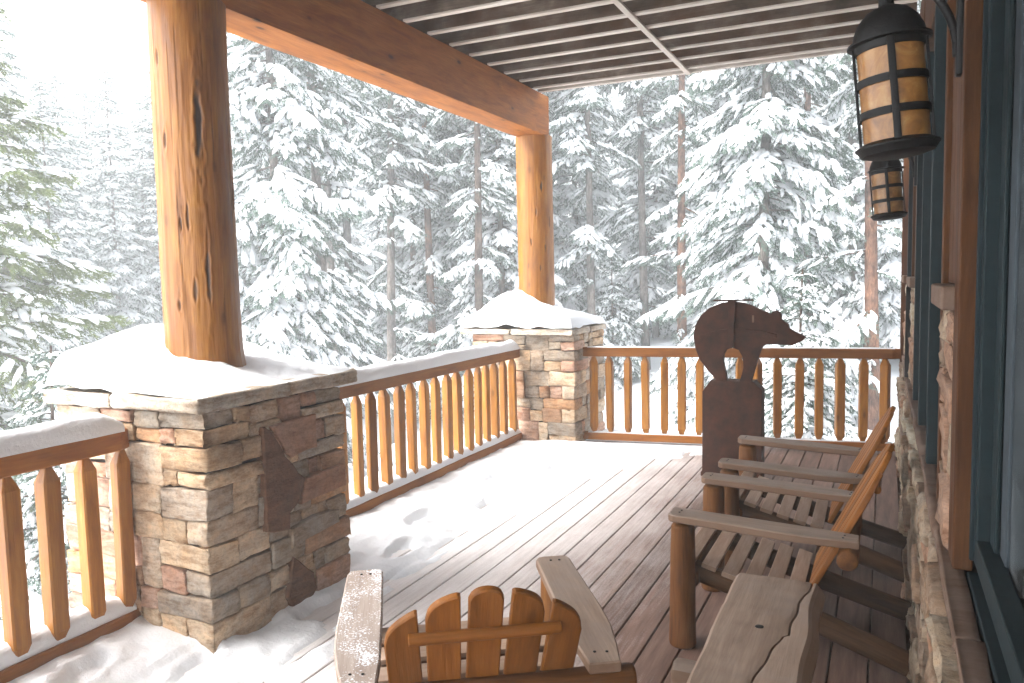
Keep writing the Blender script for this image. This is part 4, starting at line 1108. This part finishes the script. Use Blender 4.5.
def tree(kind, px, dist, scale=1.0, label=None, group=None, rot=None, lean=0.0):
    tm, cm, sm = KINDS[kind]
    a = yaw - math.atan((px - 512) / 788.1)
    x, y = -math.sin(a) * dist, math.cos(a) * dist
    z = float(ground_z(np.array([x]), np.array([y]))[0]) - .1
    e = empty(NAMES[kind], (x, y, z), rng.uniform(0, 6.28) if rot is None else rot)
    e.scale = (scale,) * 3
    e.rotation_euler[0] = rng.normal(0, .012); e.rotation_euler[1] = rng.normal(0, .012)
    for nm, me in (('trunk', tm), ('crown', cm), ('snow', sm)):
        o = bpy.data.objects.new(nm, me); COL.objects.link(o); o.parent = e
    return tag(e, label, 'tree', group)
G1 = 'snowy trees in front of the forest'
tree('pale', -28, 13.0, 1.08, 'yellowish green fir with little snow at the left edge of the view', G1)
tree('full', 280, 14.5, .95, 'heavily snow laden spruce with drooping boughs just right of the thick log post', G1)
tree('full', 764, 15.5, .95, 'big snow laden spruce right behind the bear sculpture', G1)
tree('full2', 868, 20, .9, 'snowy spruce behind the two wall lanterns', G1)
tree('thin', 389, 19, 1.0, 'tall grey trunked pine between the posts, right of the heavily laden spruce', G1)
tree('red', 434, 20, .95, 'pine with a pale orange trunk in the middle of the gap between the posts', G1)
tree('thin2', 477, 18, .95, 'brown trunked pine left of the farther log post', G1)
tree('thin', 592, 20, .95, 'slim pine trunk just right of the farther log post', G1)
tree('thin', 647, 21, 1.0, 'grey trunked pine standing left of the reddish one near the bear', G1)
tree('red', 683, 19, .95, 'pine with a reddish trunk left of the bear sculpture', G1)
tree('red', 876, 15, 1.0, 'pine with a thick reddish trunk at the right, behind the far railing near the wall', G1)
tree('thin', 240, 21, 1.05, 'grey trunked pine close to the right side of the thick log post', G1)
tree('thin', 331, 15.5, 1.05, 'thick grey trunked pine beside the heavily laden spruce right of the thick log post', G1)
tree('thin2', 412, 22, .9, 'thin pine trunk between the grey trunked and the pale orange trunked pines', G1)
tree('small', 800, 10.5, .75, 'small green spruce low behind the far railing, right of the pedestal', G1)
tree('small', 40, 8.0, .72, 'young spruce beyond the left foreground railing', G1)
tree('full2', 6, 21, .92, 'tall snowy spruce standing close behind the yellowish fir at the left edge', G1)
tree('spire', 56, 23, .72, 'slim spruce to the right of the tall one behind the yellowish fir', G1)
for px, d_, s_, lb in ((74, 26, .76, 'slim far spruce with its tip against the sky, second from the left'), (118, 27, .78, 'slim far spruce with its tip against the sky, left of the thick post'), (98, 31, .78, 'lower slim spruce between two taller far ones at the left'), (146, 28, .73, 'far spruce whose tip is cut by the thick log post'), (38, 26, .72, 'far spruce right behind the yellowish fir at the left')):
    tree('spire', px, d_, s_, lb, G1)
GF = 'trees in the dense snowy forest'
fr_ = random.Random(5)
kinds = ['full2', 'thin', 'thin2', 'thin', 'red', 'full', 'spire']
LB = {'spruce_tree': 'snow covered spruce deep in the dense forest', 'pine_tree': 'thin snow covered pine deep in the dense forest', 'young_spruce': 'small snow covered spruce deep in the dense forest', 'fir_tree': 'snow covered fir deep in the dense forest'}
used = []
def forest(n, px0, px1, d0, d1, ks, smin=.85, smax=1.2, sep=1.6):
    c = 0; tries = 0
    while c < n and tries < n * 30:
        tries += 1
        px = fr_.uniform(px0, px1); d_ = fr_.uniform(d0 ** 2, d1 ** 2) ** .5
        a = yaw - math.atan((px - 512) / 788.1); q = (-math.sin(a) * d_, math.cos(a) * d_)
        if any((q[0] - u[0]) ** 2 + (q[1] - u[1]) ** 2 < sep ** 2 for u in used): continue
        used.append(q); k_ = fr_.choice(ks)
        tree(k_, px, d_, fr_.uniform(smin, smax), LB[NAMES[k_]], GF); c += 1
forest(27, 225, 960, 19, 31, ['thin', 'thin2', 'thin', 'full2', 'red', 'spire'], sep=1.3)
forest(30, 215, 1000, 31, 52, ['full2', 'thin', 'spire', 'spire', 'thin2', 'full2'], 1.0, 1.35, sep=1.4)
forest(14, 200, 960, 20, 32, ['small'], .6, 1.0)
forest(16, -40, 215, 44, 62, ['spire'], .75, .95)
forest(10, -60, 200, 18, 34, ['small', 'small', 'spire'], .55, .8)
forest(14, 1000, 1700, 14, 40, ['full2', 'thin', 'full'], 1.0, 1.2)
forest(10, -500, -80, 14, 40, ['spire', 'full2'], .7, 1.0)

# ------------------------------------------------------------------ falling-snow haze
m, nt, b = new_mat('haze')
nt.nodes.remove(b)
pv = N(nt, 'ShaderNodeVolumePrincipled'); pv.inputs['Color'].default_value = (.965, .99, .995, 1); pv.inputs['Density'].default_value = 0.0085; pv.inputs['Anisotropy'].default_value = 0.1
nt.links.new(pv.outputs[0], nt.nodes['Material Output'].inputs['Volume'])
me = bpy.data.meshes.new('haze'); hb = bmesh.new(); bmesh.ops.create_cube(hb, size=1.0); bmesh.ops.scale(hb, vec=(312, 312, 38), verts=hb.verts); bmesh.ops.translate(hb, vec=(0, 6, 6.0), verts=hb.verts); hb.to_mesh(me); hb.free()
me.materials.append(m); o = bpy.data.objects.new('haze', me); COL.objects.link(o); tag(o, 'pale winter haze of fine snow between the trees', 'haze', kind='stuff')
sc.cycles.volume_bounces = 3
